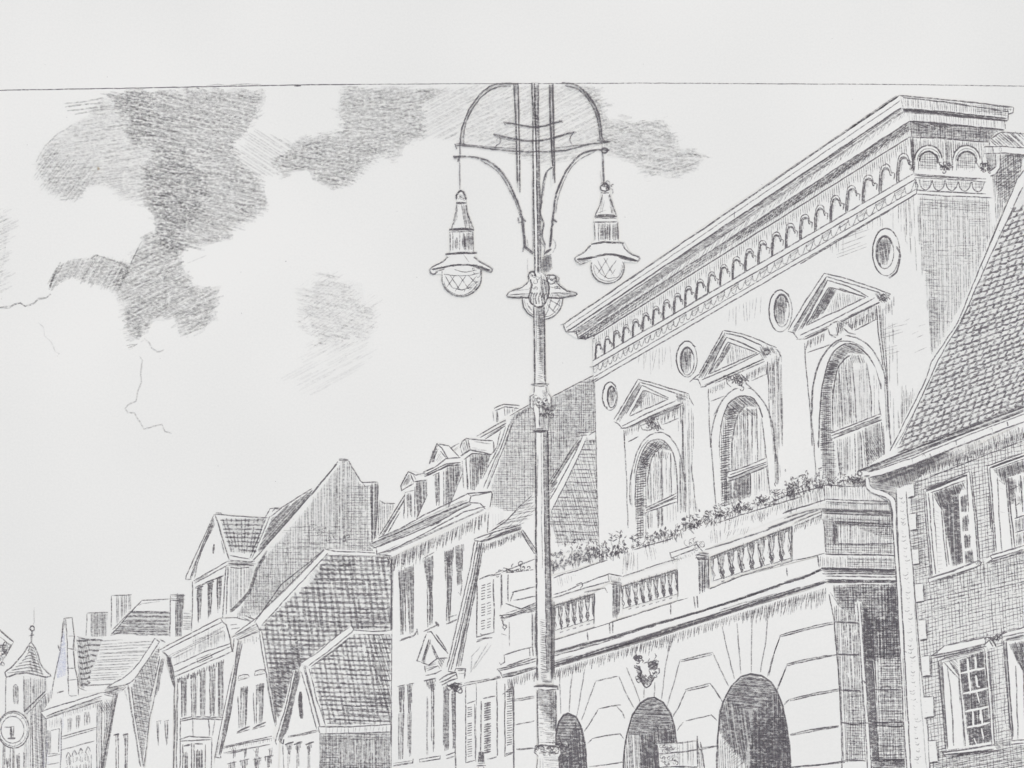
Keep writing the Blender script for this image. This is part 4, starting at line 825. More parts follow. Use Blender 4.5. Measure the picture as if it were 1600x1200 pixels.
L('1045 180 1060 420 1075 560', 1.8, .45); L('1095 200 1105 420 1115 560', 1.8, .55); LL('1360 100 1390 270 1410 480', '1430 120 1460 300 1460 420', d=.5); H('1420 100 1445 100 1460 440 1445 440', 89, 2.6, 1.5, .38)
T(860, 400, 4)
sub('reveal', 3, '1055 1400 1058 1130 1080 1005 1115 930 1165 885 1215 878 1265 895 1305 950 1250 940 1210 945 1170 985 1140 1060 1130 1180 1130 1400 1120 1560 1075 1560')
for i in range(42):
    f = i/42; x = 1062 + (30*math.sin(f*3) if f < .5 else 0)*0 + (max(0, f-.6)*130); L([x-2+(0 if f > .3 else 8*(1-f)), 1560-f*610, x+60, 1552-f*610-4], 2.2, .56, wob=.5)
H('1060 1400 1060 1130 1085 1005 1125 1010 1135 1180 1130 1400 1120 1560 1080 1560', 89, 3.6, 1.6, .4); H('1080 1005 1115 930 1165 885 1215 878 1265 895 1300 945 1250 935 1205 940 1165 980 1135 1010', 40, 2.1, 2, .55); S('1080 1005 1115 930 1165 885 1215 878 1265 895 1305 950 1250 940 1205 945 1165 990 1135 1060', .2); H('1062 1340 1130 1330 1130 1420 1065 1420', 0, 2.3, 2, .5)
sub('curtain', 3, '1130 1350 1132 1180 1145 1060 1175 985 1215 945 1260 945 1305 985 1330 1060 1345 1200 1350 1290 1130 1370')
L('1135 1350 1135 1180 1150 1060 1175 985 1215 940', 2.4, .5, c=1); LL('1228 950 1232 1320', '1285 950 1295 1290', '1320 1010 1340 1190 1348 1280', '1260 960 1262 1200', d=.5); H('1150 1060 1180 985 1225 950 1228 1310 1140 1340', 89, 2.6, 1.5, .42, ln=30, j=3); H('1232 960 1285 960 1290 1280 1232 1310', 89, 4, 1.4, .34, ln=26, skip=.2); H('1300 1000 1330 1060 1345 1270 1300 1290', 89, 4.4, 1.3, .3, skip=.15); H('1190 950 1290 960 1290 1000 1190 1000', 40, 2.4, 1.9, .45)
T(850, 650, 4)
sub('transom', 4, '1155 350 1390 262 1395 315 1145 408 1140 385'); LL('1155 350 1220 330 1388 262', '1160 368 1390 285', '1145 380 1160 385 1392 300', '1150 405 1220 385 1395 315', d=.64, w=1.8); H('1145 385 1390 300 1392 315 1150 405', -20, 2, 1.4, .35)
sub('curtain', 3, '1130 410 1395 318 1412 480 1200 560 1130 560'); H('1190 390 1290 358 1290 500 1240 520 1200 540', 89, 1.9, 2.1, .55); S('1190 390 1290 358 1290 500 1210 530', .28); H('1110 410 1180 395 1190 540 1120 560', 89, 2.8, 2, .48); LL('1188 400 1195 560', '1290 360 1290 500', '1390 320 1410 480', '1340 350 1345 460', d=.55); H('1295 360 1390 325 1405 470 1300 500', 89, 4.2, 1.3, .3, j=3)
# window 3 (right)
T(1200, 400, 4)
part('pediment', 3, '350 110 430 122 765 235 755 270 735 292 690 295 480 395 220 520 175 520 165 500 122 470 135 445')
LL('350 110 240 270 125 465', '350 110 430 124 600 180 765 238', '365 128 270 270 160 450', '365 130 500 170 700 232', '372 152 290 300 210 455', '372 152 500 190 625 255', '122 470 155 480 185 520', '175 522 230 518', '200 495 400 405 665 262', '225 520 420 430 690 292', '380 195 610 258 235 435', '380 195 310 310 235 435', '440 200 600 258', d=.66, w=1.8)
H('360 130 372 155 225 440 165 480 150 470 260 290', -60, 1.9, 1.8, .48); H('380 197 430 215 350 350 290 400 235 435 310 310', -60, 1.8, 2.1, .58); S('380 197 430 215 350 350 235 435 310 310', .16); H('435 225 600 262 380 365 370 340', 84, 3, 1.3, .4); H('225 508 420 420 690 285 700 295 430 430 240 525', -25, 1.9, 2.1, .52)
H('665 228 765 240 755 270 735 292 690 292', 60, 1.9, 2, .58); H('665 228 765 240 735 285 690 285', -30, 2.6, 1.7, .52); E(720, 260, 16, 20, w=1.6, d=.6)
TICKS('245 530 350 480', 2.8, 12, 95, 1.5, .45, .3); TICKS('490 430 680 330', 2.4, 14, 92, 1.7, .5, .3); TICKS('470 410 660 310', 3, 9, 95, 1.5, .4, .3)
part('keystone', 4, '370 445 430 410 475 410 540 480 470 500 400 510 375 490'); LL('372 450 385 490 420 510', '430 415 440 470 430 500', '470 450 500 480 545 490', '375 445 395 420 435 408', d=.55, w=2); H('425 415 475 410 470 470 430 500', 80, 2, 1.9, .55); H('440 410 480 400 500 420 460 460', 30, 2.4, 1.8, .5); H('380 480 430 490 440 510 400 510', 10, 2.4, 1.5, .4)
part('window_surround', 1)
LL('228 545 235 700 265 1000 275 1190', '245 605 400 550', '540 465 680 395', '690 305 705 500 735 740 745 860', '675 310 690 500 720 700', d=.55); L('715 330 720 480 745 760 760 1150', 1.5, .4); H('695 300 710 310 745 760 730 740', 86, 2.4, 1.5, .4)
part('arched_window', 2, '270 1000 285 800 330 650 400 555 480 505 560 510 650 590 715 700 742 850 765 1150 760 1300 600 1370 340 1420 310 1400 280 1200')
L('272 1000 280 820 325 655 395 560 460 515', 2.4, .5, c=1, rep=2); L('480 498 560 515 640 575 705 680 738 820 750 1000 768 1190', 2, .55, c=1); L('315 1200 322 1000 335 840 375 670 430 580 490 548 550 560 620 620 665 700 705 830', 2, .62, c=1, rep=2); L('400 570 450 535 520 535 600 580', 1.7, .45, c=1); H('715 700 742 850 755 1100 740 1100 725 860', 88, 2.3, 1.7, .4, j=3); L('272 1000 285 1200 300 1390', 1.7, .45)
sub('reveal', 3, '318 1200 325 1000 338 840 378 670 432 585 492 552 550 562 620 625 600 620 500 610 440 680 405 800 400 1000 412 1190 430 1330 340 1400')
for i in range(46):
    f = i/46; x = 328 + (max(0, f-.62)*140); L([x, 1210-f*560, x+62-18*(f < .2), 1203-f*560], 2.3, .56, wob=.5)
H('325 1200 330 1000 340 840 400 820 400 1000 410 1200 415 1390 345 1390', 89, 3.4, 1.6, .42); H('350 760 378 670 432 585 492 552 550 562 610 620 560 600 500 605 445 660 400 780', 20, 2.2, 2, .52); S('350 760 378 670 432 585 492 552 550 562 610 620 500 605 430 700 400 800', .2); H('325 1080 400 1080 425 1300 420 1390 340 1390', 2, 2.8, 2, .48)
sub('curtain', 3, '405 1090 400 850 430 700 480 630 540 605 620 625 670 700 700 820 705 990 405 1110')
L('405 1080 402 900 425 730 470 650 510 620', 2.2, .5, c=1); LL('522 665 540 850 552 1050', '615 670 640 850 645 1010', '440 720 455 900 465 1070', '480 680 500 860', '690 900 705 1000', d=.5); H('405 850 430 710 480 640 520 640 525 800 540 1040 420 1090', 89, 2.6, 1.5, .44, ln=30, j=3); H('540 660 615 660 640 850 645 1010 560 1040', 89, 4, 1.4, .36, ln=24, skip=.15); H('640 700 690 800 700 980 650 1000', 89, 4, 1.3, .32, ln=24, skip=.15); H('510 620 600 625 600 670 520 670', 70, 2.2, 2, .5); S('470 720 620 700 640 1000 430 1080', .08)
sub('transom', 4, '390 1110 700 985 712 1030 400 1160'); LL('392 1108 550 1045 700 985', '395 1125 700 1002', '390 1145 560 1080 708 1025', d=.66, w=1.9); H('440 1105 705 1000 708 1022 440 1125', -22, 2, 1.8, .42); LL('380 1150 400 1150', d=.7, w=3)
T(1200, 650, 4)
sub('curtain', 3, '415 150 715 30 725 255 600 340 530 400 430 400'); H('440 150 520 120 530 330 450 390', 89, 2.6, 1.6, .42); H('590 80 715 35 722 250 640 300 600 330', 86, 2.2, 1.8, .46); H('600 150 715 100 722 250 610 320', 60, 2.8, 1.6, .36); LL('540 110 545 350', '720 60 726 260', '430 150 450 380', '575 100 590 330', d=.52); H('545 110 580 100 590 330 550 350', 89, 3, 1.8, .42)
# ---- balcony
T(850, 650, 4)
part('planter_ledge', 3, '40 1010 390 900 800 765 1250 640 1600 515 1760 430 2020 430 2020 560 1760 545 1600 590 1200 745 1000 840 500 1005 40 1140')
LL('60 1012 200 965 390 900', '560 835 700 795 800 765', '1080 670 1250 610 1600 505', '1500 600 1600 570', '1005 835 1160 790 1400 710 1600 630', '60 1115 150 1088 235 1050', '50 1138 240 1080 410 1030', '490 1003 640 950 830 892', '785 855 950 800', '800 885 960 825', '235 1050 405 985 485 1000', '785 850 795 885 820 890', '400 985 410 1035', '950 800 990 845', d=.62, w=1.8)
TICKS('500 860 560 850', 3, 25, 90, 1.1, .35, .4); H('500 900 600 860 600 940 510 970', 89, 3.6, 1.1, .3, j=5); H('620 840 700 820 700 880 640 900', 80, 3.4, 1.2, .32, j=4); H('1010 720 1110 700 1100 780 1030 790', 85, 3.4, 1.2, .34, j=5); H('1280 620 1400 590 1380 650 1300 660', 70, 3, 1.4, .36, j=4); H('60 1020 200 980 120 1060 80 1060', 80, 3.6, 1.1, .3, j=3); TICKS('1140 650 1600 520', 4, 14, 100, 1.1, .32, .5); TICKS('1140 720 1280 690', 4, 10, 110, 1.1, .34, .4); SCRIB('900 790 990 800', 3, 16, 1.2, .35)
TICKS('410 1000 470 1005', 2.5, 7, 80, 1.2, .45); L('200 1055 235 1042 240 1060 225 1075', 1.4, .6, c=1)
T(1200, 650, 4)
LL('0 545 100 505 350 432', '352 432 480 438 620 436', '350 432 352 530', '0 560 60 545', '90 610 200 570 352 525', '355 520 560 530 765 535', '100 640 240 595 330 580', '330 582 480 590 780 600', '0 700 100 665 330 582', d=.64, w=1.9); H('5 555 350 440 350 520 100 600 20 580', 80, 4, 1.3, .35, j=4); H('180 500 350 445 350 520 200 560', 82, 3.4, 1.2, .36, j=3); H('358 440 605 440 615 480 700 525 360 520', 88, 3.7, 1.4, .42, j=2)
H('360 535 765 540 775 595 350 580', 87, 3.2, 1.4, .44); H('360 530 760 540 760 560 400 555', 2, 2.6, 1.8, .45); H('330 575 780 595 785 630 350 615', 2, 2, 2, .55, ln=60); S('330 578 780 598 785 625 350 615', .2)
LL('320 580 335 600 330 650', d=.6)
# balustrades: dark openings with pale balusters
def balus(q, n, label=None):
    a, b, c, e = P(q); T()
    part('balustrade', 3, [a, b, c, e], label)
    H([a, b, bil((a, b, c, e), 1, .25), bil((a, b, c, e), 0, .25)], 88, 2.3, 1.8, .6, j=1); H([a, b, bil((a, b, c, e), 1, .8), bil((a, b, c, e), 0, .8)], 82, 2.6, 2, .52, j=2, ln=14); S([a, b, bil((a, b, c, e), 1, .7), bil((a, b, c, e), 0, .7)], .12)
    LL([a, b], [b, c], w=1.8, d=.6); TICKS([a, b], 2.5, 5, 95, 1.5, .5)
    for i in range(n):
        u = (i+.55)/n; h = 1/n
        sub('baluster', 4)
        bp = [(-.13, .12), (.10, .1), (.16, .3), (.34, .56), (.22, .76), (.36, .84), (.42, .96), (-.34, .98), (-.28, .86), (-.14, .78), (-.30, .58), (-.16, .32)]
        poly = [bil((a, b, c, e), u+x*h*1.28-.04*h, y) for x, y in bp]
        F(poly); L(poly, 1.2, .5, cl=1); L([poly[2], poly[3], poly[4]], 2, .5); H([poly[1], poly[2], poly[3], poly[4], bil((a, b, c, e), u+.08*h, .6)], 85, 2, 1.5, .42)
        x, y = bil((a, b, c, e), u+.5*h, .93)
        if i < n-1: H([bil((a, b, c, e), u+.28*h, .66), bil((a, b, c, e), u+.72*h, .66), bil((a, b, c, e), u+.7*h, .96), bil((a, b, c, e), u+.36*h, .96)], 70, 1.4, 2.6, .85)
        if i < n-1: x, y = bil((a, b, c, e), u+.5*h, 1.1); L([x-2, y+.5, x+3, y-1], 2, .7)
T(850, 650, 4); balus('60 1185 315 1110 310 1275 65 1345', 6)
T(850, 650, 4); balus('478 1068 832 960 832 1115 490 1205', 8)
T(850, 650, 4); balus('1038 882 1548 690 1540 895 1050 1035', 8)
T(850, 650, 4)
part('pedestal', 3, '315 1105 405 1045 480 1065 490 1240 410 1290 315 1320'); LL('315 1110 312 1300', '430 1050 430 1260', '450 1050 455 1270', '475 1060 470 1230', '250 1100 380 1075 395 1105', '420 1035 485 1045', d=.55, w=1.9); H('430 1050 475 1060 470 1240 440 1260', 89, 2, 1.9, .5); H('420 1030 480 1045 480 1065 420 1055', 0, 2, 2, .6)
part('pedestal', 3, '832 900 950 850 1030 870 1035 1090 970 1120 835 1150'); LL('832 960 835 1130', '965 890 972 1110', '985 900 990 1105', '1005 900 1000 1095', '1028 880 1030 1080', '945 870 990 855 1030 860', '945 885 1030 880', '950 875 960 895 1020 895', d=.62, w=1.9); H('968 895 1028 885 1030 1080 975 1100', 89, 2.1, 1.9, .5); H('950 860 1030 860 1030 895 960 895', 5, 2, 2, .58); H('790 890 830 880 940 850 940 870 800 920', 70, 3, 1.4, .4)
T(1200, 650, 4)
part('pedestal', 3, '150 680 240 640 330 600 345 650 355 855 310 870 150 915'); LL('150 690 148 905', '160 690 330 620', '148 905 240 885 350 855', d=.45); TICKS('165 680 330 610', 2.8, 12, 100, 1.4, .48, .3)
LL('165 665 330 600', d=.6)
part('corner_panel', 3, '332 600 780 600 790 870 355 862 350 700')
H('340 620 775 620 790 860 358 860 350 720', 89, 3, 1.5, .42, ln=40, j=2); H('350 650 400 640 415 800 360 790', 0, 3.4, 1.4, .4); LL('410 658 600 668 775 680', '425 672 600 682 770 692', '410 658 415 800', '428 675 430 795', '430 795 600 800 780 800', d=.66, w=2); H('435 690 770 700 775 780 560 700', 89, 3, 2, .45, ln=16); H('560 700 770 700 775 785 640 730', 0, 3, 1.6, .4); H('400 660 425 660 430 800 412 800', 89, 1.8, 2, .52); H('360 800 785 805 790 860 360 855', 1, 3.4, 1.4, .42); S('340 620 775 620 780 700 420 690 420 800 360 800', .12); H('410 640 775 650 775 695 420 680', 2, 2.8, 1.8, .42); LL('340 640 352 700 358 850', '355 862 600 868 790 872', d=.6)
part('base_course', 3, '310 872 355 858 790 872 800 965 600 955 340 950 318 945'); H('320 880 790 880 800 960 325 945', 89, 2.9, 1.5, .44, ln=30); H('500 885 790 885 795 955 500 950', 1, 3.4, 1.4, .4); LL('310 872 318 945', '355 862 560 866 790 872', '335 950 560 955 798 962', d=.66, w=2.2); L('330 950 560 956 800 964', 3, .66, rep=2); H('335 950 800 965 800 985 340 975', 1, 1.9, 2, .6)
# ---- plinth band and main string course
T(850, 900, 4)
part('string_course', 2, '60 400 240 350 830 155 1240 0 1710 -120 1740 -50 2200 -30 2200 40 1760 40 1640 70 1250 190 600 380 60 590')
LL('60 400 300 325 600 232 830 155', '830 155 1000 95 1240 -5 1600 -110 1710 -130', '60 475 300 415 700 295 1000 215 1250 130 1600 15 1730 -40', d=.6, w=1.7)
L('60 475 260 425 560 345 700 300', 3, .5, rep=2); L('700 300 1000 215 1250 130 1500 45', 3.2, .5, rep=2); L('1500 45 1620 10 1730 -40', 3.2, .6, rep=2)
H('60 470 700 292 1250 125 1730 -45 1740 -35 1250 145 700 312 60 492', -17, 1.8, 1.8, .42, ln=50)
LL('60 560 300 490 700 370 1000 275 1250 195 1600 85 1760 40', '60 545 300 478 700 355 1250 180 1600 70', d=.66, w=2.2); L('60 560 300 490 700 370 1250 195 1760 35', 3, .55, rep=2); H('60 530 700 345 1250 165 1750 20 1760 45 1250 205 700 385 60 575', -17, 1.9, 1.8, .44, ln=60)
LL('60 500 500 375', '410 285 412 360', '428 280 430 355', '270 345 275 400', '790 170 792 240', '935 120 945 200', '955 110 960 195', '1515 -50 1518 0', d=.6, w=2); L('650 320 700 305', 3, .6)
T(1200, 650, 4)
LL('350 1035 560 1035 800 1040', '340 985 560 985 800 990', '360 1000 640 1005 800 1005', '370 1022 800 1028', d=.6, w=2); H('345 955 800 968 800 990 345 985', 0, 2.4, 1.8, .5); H('360 1022 800 1028 800 1048 370 1045', 0, 1.8, 2.2, .62)
# ---- ground floor
T(850, 900, 4)
part('ground_floor', 1, '60 575 700 385 1250 205 1640 90 1762 40 1790 110 1815 300 1855 900 1862 1300 60 1300')
TICKS('75 580 300 515 700 392 1000 300 1250 222 1480 150 1760 72', 2.9, 13, 97, 1.4, .5, .35); TICKS('560 430 820 370', 4, 19, 100, 1.2, .42, .3); TICKS('75 590 250 540', 4, 14, 100, 1.2, .42, .3); TICKS('1250 225 1760 90', 3, 19, 98, 1.3, .4, .3)
def J(*ls, **k):
    for s in ls: L(s, **k); 
J('95 590 100 700 105 860', '180 580 165 700 160 850', '255 580 235 700 205 880', '325 650 290 740 235 900', '465 625 510 730 565 830', '515 570 570 700 600 790', '625 700 622 760', '690 660 688 760', '785 410 760 560 735 770', '850 525 820 640 765 820', '1110 310 1140 440 1190 640', '1205 290 1215 440 1230 610', '1300 270 1296 440 1295 600', '1400 240 1380 440 1350 600', '1475 370 1430 500 1395 630', '1055 480 1100 580 1155 690', w=1.7, d=.4)
J('325 655 395 640 460 625', '340 830 420 810 480 805', '340 830 300 900 250 970', '455 815 490 850 505 888', '300 1015 380 995 475 985 500 1020', '300 1015 270 1045', '280 1190 400 1175 520 1155', '850 525 950 500 1055 475', '855 535 1050 490', '880 710 960 690 1035 670', '885 715 840 820 805 880', '890 718 1030 685', '1035 670 1080 730 1115 785', '885 905 960 885 1045 868 1080 905', '870 910 845 940 830 965', '960 1075 1080 1060', '1475 370 1560 345 1600 335', '1480 378 1590 350', '1515 550 1560 540', '1515 565 1480 640 1452 710', '1530 770 1500 800', w=1.8, d=.52)
T(1200, 900, 4)
J('72 370 160 345 300 310 410 285', '75 372 40 470 5 620', '80 378 240 335 410 295', '115 550 250 515 430 488', '112 560 250 525 430 492', '112 562 85 640 55 715', '130 770 280 735 440 705', '135 778 280 745 440 715', '130 772 100 805', '135 990 250 962 440 935', '135 995 440 942', '140 1192 300 1180 470 1155 600 1150', w=1.8, d=.55); L('260 958 440 935', 2.6, .5); L('140 1195 480 1160', 2.6, .6); J('0 1200 140 1190', '480 1145 610 1155', w=2.4, d=.6)
LL('380 110 412 280 440 600 456 900 462 1240', d=.6)
T(850, 900, 4)
def arch(pts, lab=None):
    part('archway', 2, pts, lab); L(pts, 2.2, .66, wob=.4, rep=2)
a1 = '70 1300 72 1000 90 910 120 870 152 858 200 882 228 930 245 1000 262 1090 272 1300'
arch(a1); H(a1, 2, 2.4, 2.1, .55, ln=22); H('70 1300 75 1060 130 1080 200 900 245 1000 262 1090 272 1300', 86, 2.2, 2.1, .58); S(a1, .38); L('95 1000 110 1050 150 1070 140 1020', 2, .6, c=1)
a2 = '495 1300 500 1100 515 990 550 870 600 795 650 765 690 758 745 790 790 860 815 940 830 1060 832 1300'
arch(a2); H('550 870 600 795 650 765 690 758 745 790 790 860 800 920 740 960 600 990 520 1000', 3, 2.4, 2.2, .58, ln=40); H('500 1100 520 980 600 970 620 1010 700 1040 700 1200 690 1300 497 1300', 87, 3, 2, .52); H('600 1000 720 930 810 920 830 1050 800 1050 700 1040 690 1300 600 1300', 86, 2, 2.2, .58); S('520 980 550 870 600 795 690 758 745 790 790 860 830 1050 700 1060 600 1000', .32); S('600 990 700 1040 690 1300 600 1300', .25); H('750 960 810 960 820 1060 750 1060', 88, 2, 2.2, .6)
a3 = '1080 1300 1085 1000 1100 850 1125 770 1170 690 1230 630 1290 608 1360 620 1420 665 1460 730 1490 810 1515 940 1535 1080 1545 1300'
arch(a3); H('1125 770 1170 690 1230 630 1290 608 1360 620 1420 665 1450 720 1420 780 1350 830 1230 830 1150 790', 6, 2.4, 2.1, .58, ln=50); H('1100 850 1150 760 1220 800 1290 860 1290 1000 1250 1180 1110 1010 1090 960', 82, 2.5, 2.1, .58); H('1290 1000 1300 850 1450 720 1500 860 1530 1060 1540 1300 1280 1300', 89, 2.1, 2.4, .6); H('1085 1020 1130 1030 1200 1120 1270 1180 1280 1300 1083 1300', 88, 3.4, 1.7, .42); H('1280 900 1500 860 1530 1060 1540 1300 1290 1300', 0, 3.6, 2.2, .42, ln=30)
S('1100 850 1125 770 1170 690 1290 608 1420 665 1500 830 1530 1060 1540 1300 1280 1300 1250 1160 1120 1010', .34); S('1320 900 1500 870 1535 1200 1320 1250', .25); H('1100 1000 1150 1020 1250 1160 1200 1200', -40, 3.4, 1.7, .4); L('1460 740 1480 880', 2, .3); H('1480 870 1520 1000 1540 1150 1500 1150', 89, 2, 2, .5)
part('emblem', 3)
LL('555 515 575 490 590 510 615 520 600 530 580 515', '572 480 580 500 600 495', '620 545 650 535 660 515', '690 485 700 500 690 520', '700 520 712 530 705 570 690 590', '705 580 718 575 720 600 705 615', d=.62, w=2)
DM = .95
H('560 555 600 560 610 600 600 620 575 590', 30, 1.6, 2.4, .62); H('650 540 700 520 708 560 690 590 650 570', -30, 1.6, 2.4, .6); H('580 620 620 615 640 640 670 610 690 640 660 675 620 680 590 650', 40, 1.6, 2.4, .62); S('650 540 700 520 708 560 690 590 650 570', .4)
L('590 560 610 600 600 630 630 690 660 680 690 625', 2.2, .6, c=1); SCRIB('575 510 600 520', 1.5, 12, 1.7, .6); SCRIB('590 640 660 650 690 560', 3, 16, 1.6, .5); DM = .79
# dark return of the ground floor beside the drainpipe
T(1200, 900, 4)
part('side_return', 1, '360 45 600 40 800 42 830 300 880 1100 890 1300 462 1300 456 900 440 600 412 280 375 100')
sr = '400 60 600 50 800 50 826 300 845 500 600 540 580 160 545 160 540 240 430 180'
H(sr, 88, 2.6, 2, .55, ln=60); H(sr, 0, 3.1, 1.8, .5, ln=50); S(sr, .12)
H('410 180 540 240 570 300 590 650 615 900 630 1150 470 1150 455 900 440 600', 88, 2.9, 1.8, .5, ln=60, j=2); H('500 700 590 700 620 1150 480 1150', 2, 4, 1.3, .38); H('640 250 820 280 850 560 870 900 880 1180 690 1180 670 700', 88, 3, 1.8, .48, ln=50); H('720 370 840 370 870 900 880 1180 690 1180 690 550 720 530', 0, 3.2, 1.7, .48, ln=50); H('740 60 810 60 825 290 740 290', 89, 2, 2.2, .55); H('640 270 830 285 835 340 645 345', 1, 2.4, 2, .55)
H('590 160 640 250 660 640 690 1150 650 1150 620 800 600 500', 87, 1.9, 2.3, .62); S('590 160 640 250 660 640 690 1150 650 1150 620 800 600 500', .2); H('645 1130 890 1140 890 1200 650 1200', 1, 2, 2.4, .6)
LL('415 285 480 288 575 292', '430 488 570 490', '445 712 575 716', '458 915 520 925 635 918', '660 490 800 488', '660 708 830 712', '665 930 780 940 865 935', '665 915 860 912', '645 1150 880 1150', d=.68, w=2.6); L('385 100 450 190 540 260', 1.4, .3); LL('630 250 660 640 690 1150', '645 260 675 700', '412 300 440 600 456 900', d=.62)
part('downpipe', 2, '553 150 575 160 588 300 610 660 625 900 648 1300 620 1300 600 900 578 500 558 250'); LL('555 160 565 300 585 600 605 900 622 1240', '576 170 592 400 612 700 628 930 648 1240', d=.58); L('580 665 595 655 608 670', 2, .55, c=1); L('605 915 632 918', 3, .6)
# ---- return of the balcony to the left of the lamp
T(550, 900, 4)
part('corner_ledge', 2, '935 -20 1000 -20 1150 -40 1155 190 1155 540 1150 1260 1010 1260 1010 680 935 640 905 580 920 545 950 490 935 370 940 260 920 245 935 180')
LL('935 -10 938 180', '975 -10 975 160', '1000 100 1145 65', '1010 150 1150 125', '990 160 1010 100', '960 170 1060 205 1150 165', '920 248 1000 235 1150 180', '925 262 1000 245 1150 195', '955 492 1040 465 1130 440', '950 490 955 540 930 555 920 540', '905 580 1000 560 1150 515', '920 590 1150 530', '940 630 1000 625 1150 575', '1125 230 1130 500', '1150 210 1150 500', '965 560 1120 510', '1108 450 1112 500', '940 260 945 300 965 320 950 340', '935 360 965 370', d=.58, w=1.9)
LL('905 580 925 600 945 635', '925 240 955 265', '1010 690 1012 1240', '1155 560 1155 640', d=.62, w=2.2)
H('940 265 1150 190 1150 215 1000 255 950 275', -17, 2, 1.7, .5); H('975 225 1150 170 1150 182 930 245', -17, 2, 1.6, .4); H('940 615 1150 558 1150 580 1000 625 945 635', -14, 2, 1.9, .55); TICKS('975 640 1150 590', 3, 14, 97, 1.3, .45, .3); H('975 290 995 285 1000 430 985 440', 89, 2.4, 1.6, .38); H('1125 240 1150 230 1150 440 1130 450', 89, 2.4, 1.4, .4); TICKS('980 660 1000 655', 3, 25, 92, 1.5, .4)
LL('1012 770 1140 750', '1015 780 1140 760', '1020 930 1140 905', '1030 1085 1145 1075', '1025 1080 1130 1072', d=.5, w=2); E(955, 315, 12, 14, w=1.6, d=.5)
# ---- notice board in front of the arches
T(850, 900, 4)
thing('notice_board', 'sketched rectangular signboard on a post standing before the middle arch', 'sign', 6, '860 1300')
part('board', 0, '700 1045 830 1040 955 1030 960 1185 960 1300 715 1300'); LL('702 1045 830 1042 955 1028', '705 1050 712 1240', '720 1110 850 1100 960 1085 1080 1062', '958 1000 962 1180', '715 1195 850 1190 960 1192', d=.62, w=2); SCRIB('730 1070 800 1070 820 1150 740 1160', 5, 46, 1.3, .42); H('830 1050 955 1035 955 1170 830 1180', 89, 4, 1.4, .35, j=3); H('720 1050 830 1045 830 1180 720 1180', 0, 4, 1.3, .3, ln=14); H('712 1195 960 1190 960 1240 715 1240', 0, 3, 2, .5)
part('board_edge', 1, '690 1050 702 1040 716 1100 722 1300 690 1300 685 1150'); H('690 1050 702 1040 716 1100 722 1240 690 1240 685 1150', 89, 1.6, 2.3, .7); S('690 1050 702 1040 716 1100 722 1240 690 1240 685 1150', .5)
part('post', 1, '955 1000 975 1030 1000 1160 1010 1300 960 1300'); LL('956 995 960 1190', '975 1035 990 1120 1005 1240', '960 1060 985 1100', d=.62, w=2); H('962 1040 980 1050 1002 1200 1002 1240 965 1240', 86, 2.6, 1.7, .45)
# ---- flowers
def blossoms(line, n, amp, seed, lab, base=6, tall=0):
    T(850, 650, 4)
    t = single('trailing_flowers', lab, 'flowers', base, 'scribbled flowering plants along the balcony')
    pl = resample(P(line), 1.5)
    for i in range(int(n*.16)):                      # clumps of upward dabs, the way leaves are scribbled
        x, y = R.choice(pl); y += 2
        for k in range(R.randint(6, 11)):
            xx = x + R.gauss(0, 5); yy = y - abs(R.gauss(0, amp*1.5)); a = -math.pi/2 + R.gauss(0, .8); r = R.uniform(2.5, 6)
            raw([(xx, yy), (xx+math.cos(a)*r*.5+R.gauss(0, .5), yy+math.sin(a)*r*.5), (xx+math.cos(a)*r, yy+math.sin(a)*r)], R.uniform(1.6, 2.8), R.uniform(.4, .7), .2, 3)
    for i in range(int(n*.55)):                      # single open leaves
        x, y = R.choice(pl); y += 3 - abs(R.gauss(0, amp*2.0)); a = -math.pi/2 + R.gauss(0, .9); r = R.uniform(4, 8)
        raw([(x, y), (x+math.cos(a-.45)*r*.6, y+math.sin(a-.45)*r*.6), (x+math.cos(a)*r, y+math.sin(a)*r)], 1.3, R.uniform(.45, .7), .2, 3)
        raw([(x+math.cos(a)*r, y+math.sin(a)*r), (x+math.cos(a+.5)*r*.55, y+math.sin(a+.5)*r*.55)], 1.3, .5, .2, 3)
    for i in range(int(n*.35)):                      # leaves hanging over the ledge
        x, y = R.choice(pl); raw([(x, y), (x+R.gauss(0, 2), y+R.uniform(3, 10))], 1.8, .42, .3, 4)
    for i in range(int(n*.3)):                       # stems
        x, y = R.choice(pl); raw([(x, y+2), (x+R.gauss(0, 2), y-amp*.8), (x+R.gauss(0, 4), y-abs(R.gauss(amp*1.3, amp*.7)))], 1.1, .5, .4, 4)
    for x, y, h in tall or ():
        x, y = P([x, y])[0]
        raw([(x, y), (x+R.gauss(0, 1.5), y-h*.5), (x+R.gauss(0, 2), y-h)], 1.2, .45, .5, 4)
        for k in range(7):
            yy = y-h*R.uniform(.2, 1); s = R.choice((-1, 1)); raw([(x, yy), (x+s*R.uniform(3, 7), yy-R.uniform(1, 5)), (x+s*R.uniform(2, 5), yy-1)], 1.5, .5, .2, 3)
    endsingle(t)
blossoms('55 960 180 915 390 870', 84, 9, 1, 'leafy scribble of flowers right beside the lamp column')
blossoms('400 880 560 820 800 745', 76, 5, 2, 'flowers below the leftmost arched window of the palace', tall=((430, 830, 24), (470, 800, 22), (560, 800, 16)))
blossoms('800 755 920 700 1100 640 1180 610', 80, 5.5, 3, 'bushy flowers on the balcony between the left and middle arched windows', tall=((880, 700, 18), (1030, 650, 16), (1090, 640, 14)))
blossoms('1180 600 1350 555 1480 510 1560 490', 64, 4.5, 4, 'flowers below the middle arched window of the palace', tall=((1370, 550, 12), (1450, 520, 14)))
blossoms('1520 500 1640 470 1740 440', 56, 9, 5, 'tallest spray of flowers standing left of the balcony corner', tall=((1555, 500, 30), (1590, 480, 26), (1630, 470, 24), (1540, 510, 18), (1660, 460, 16)))
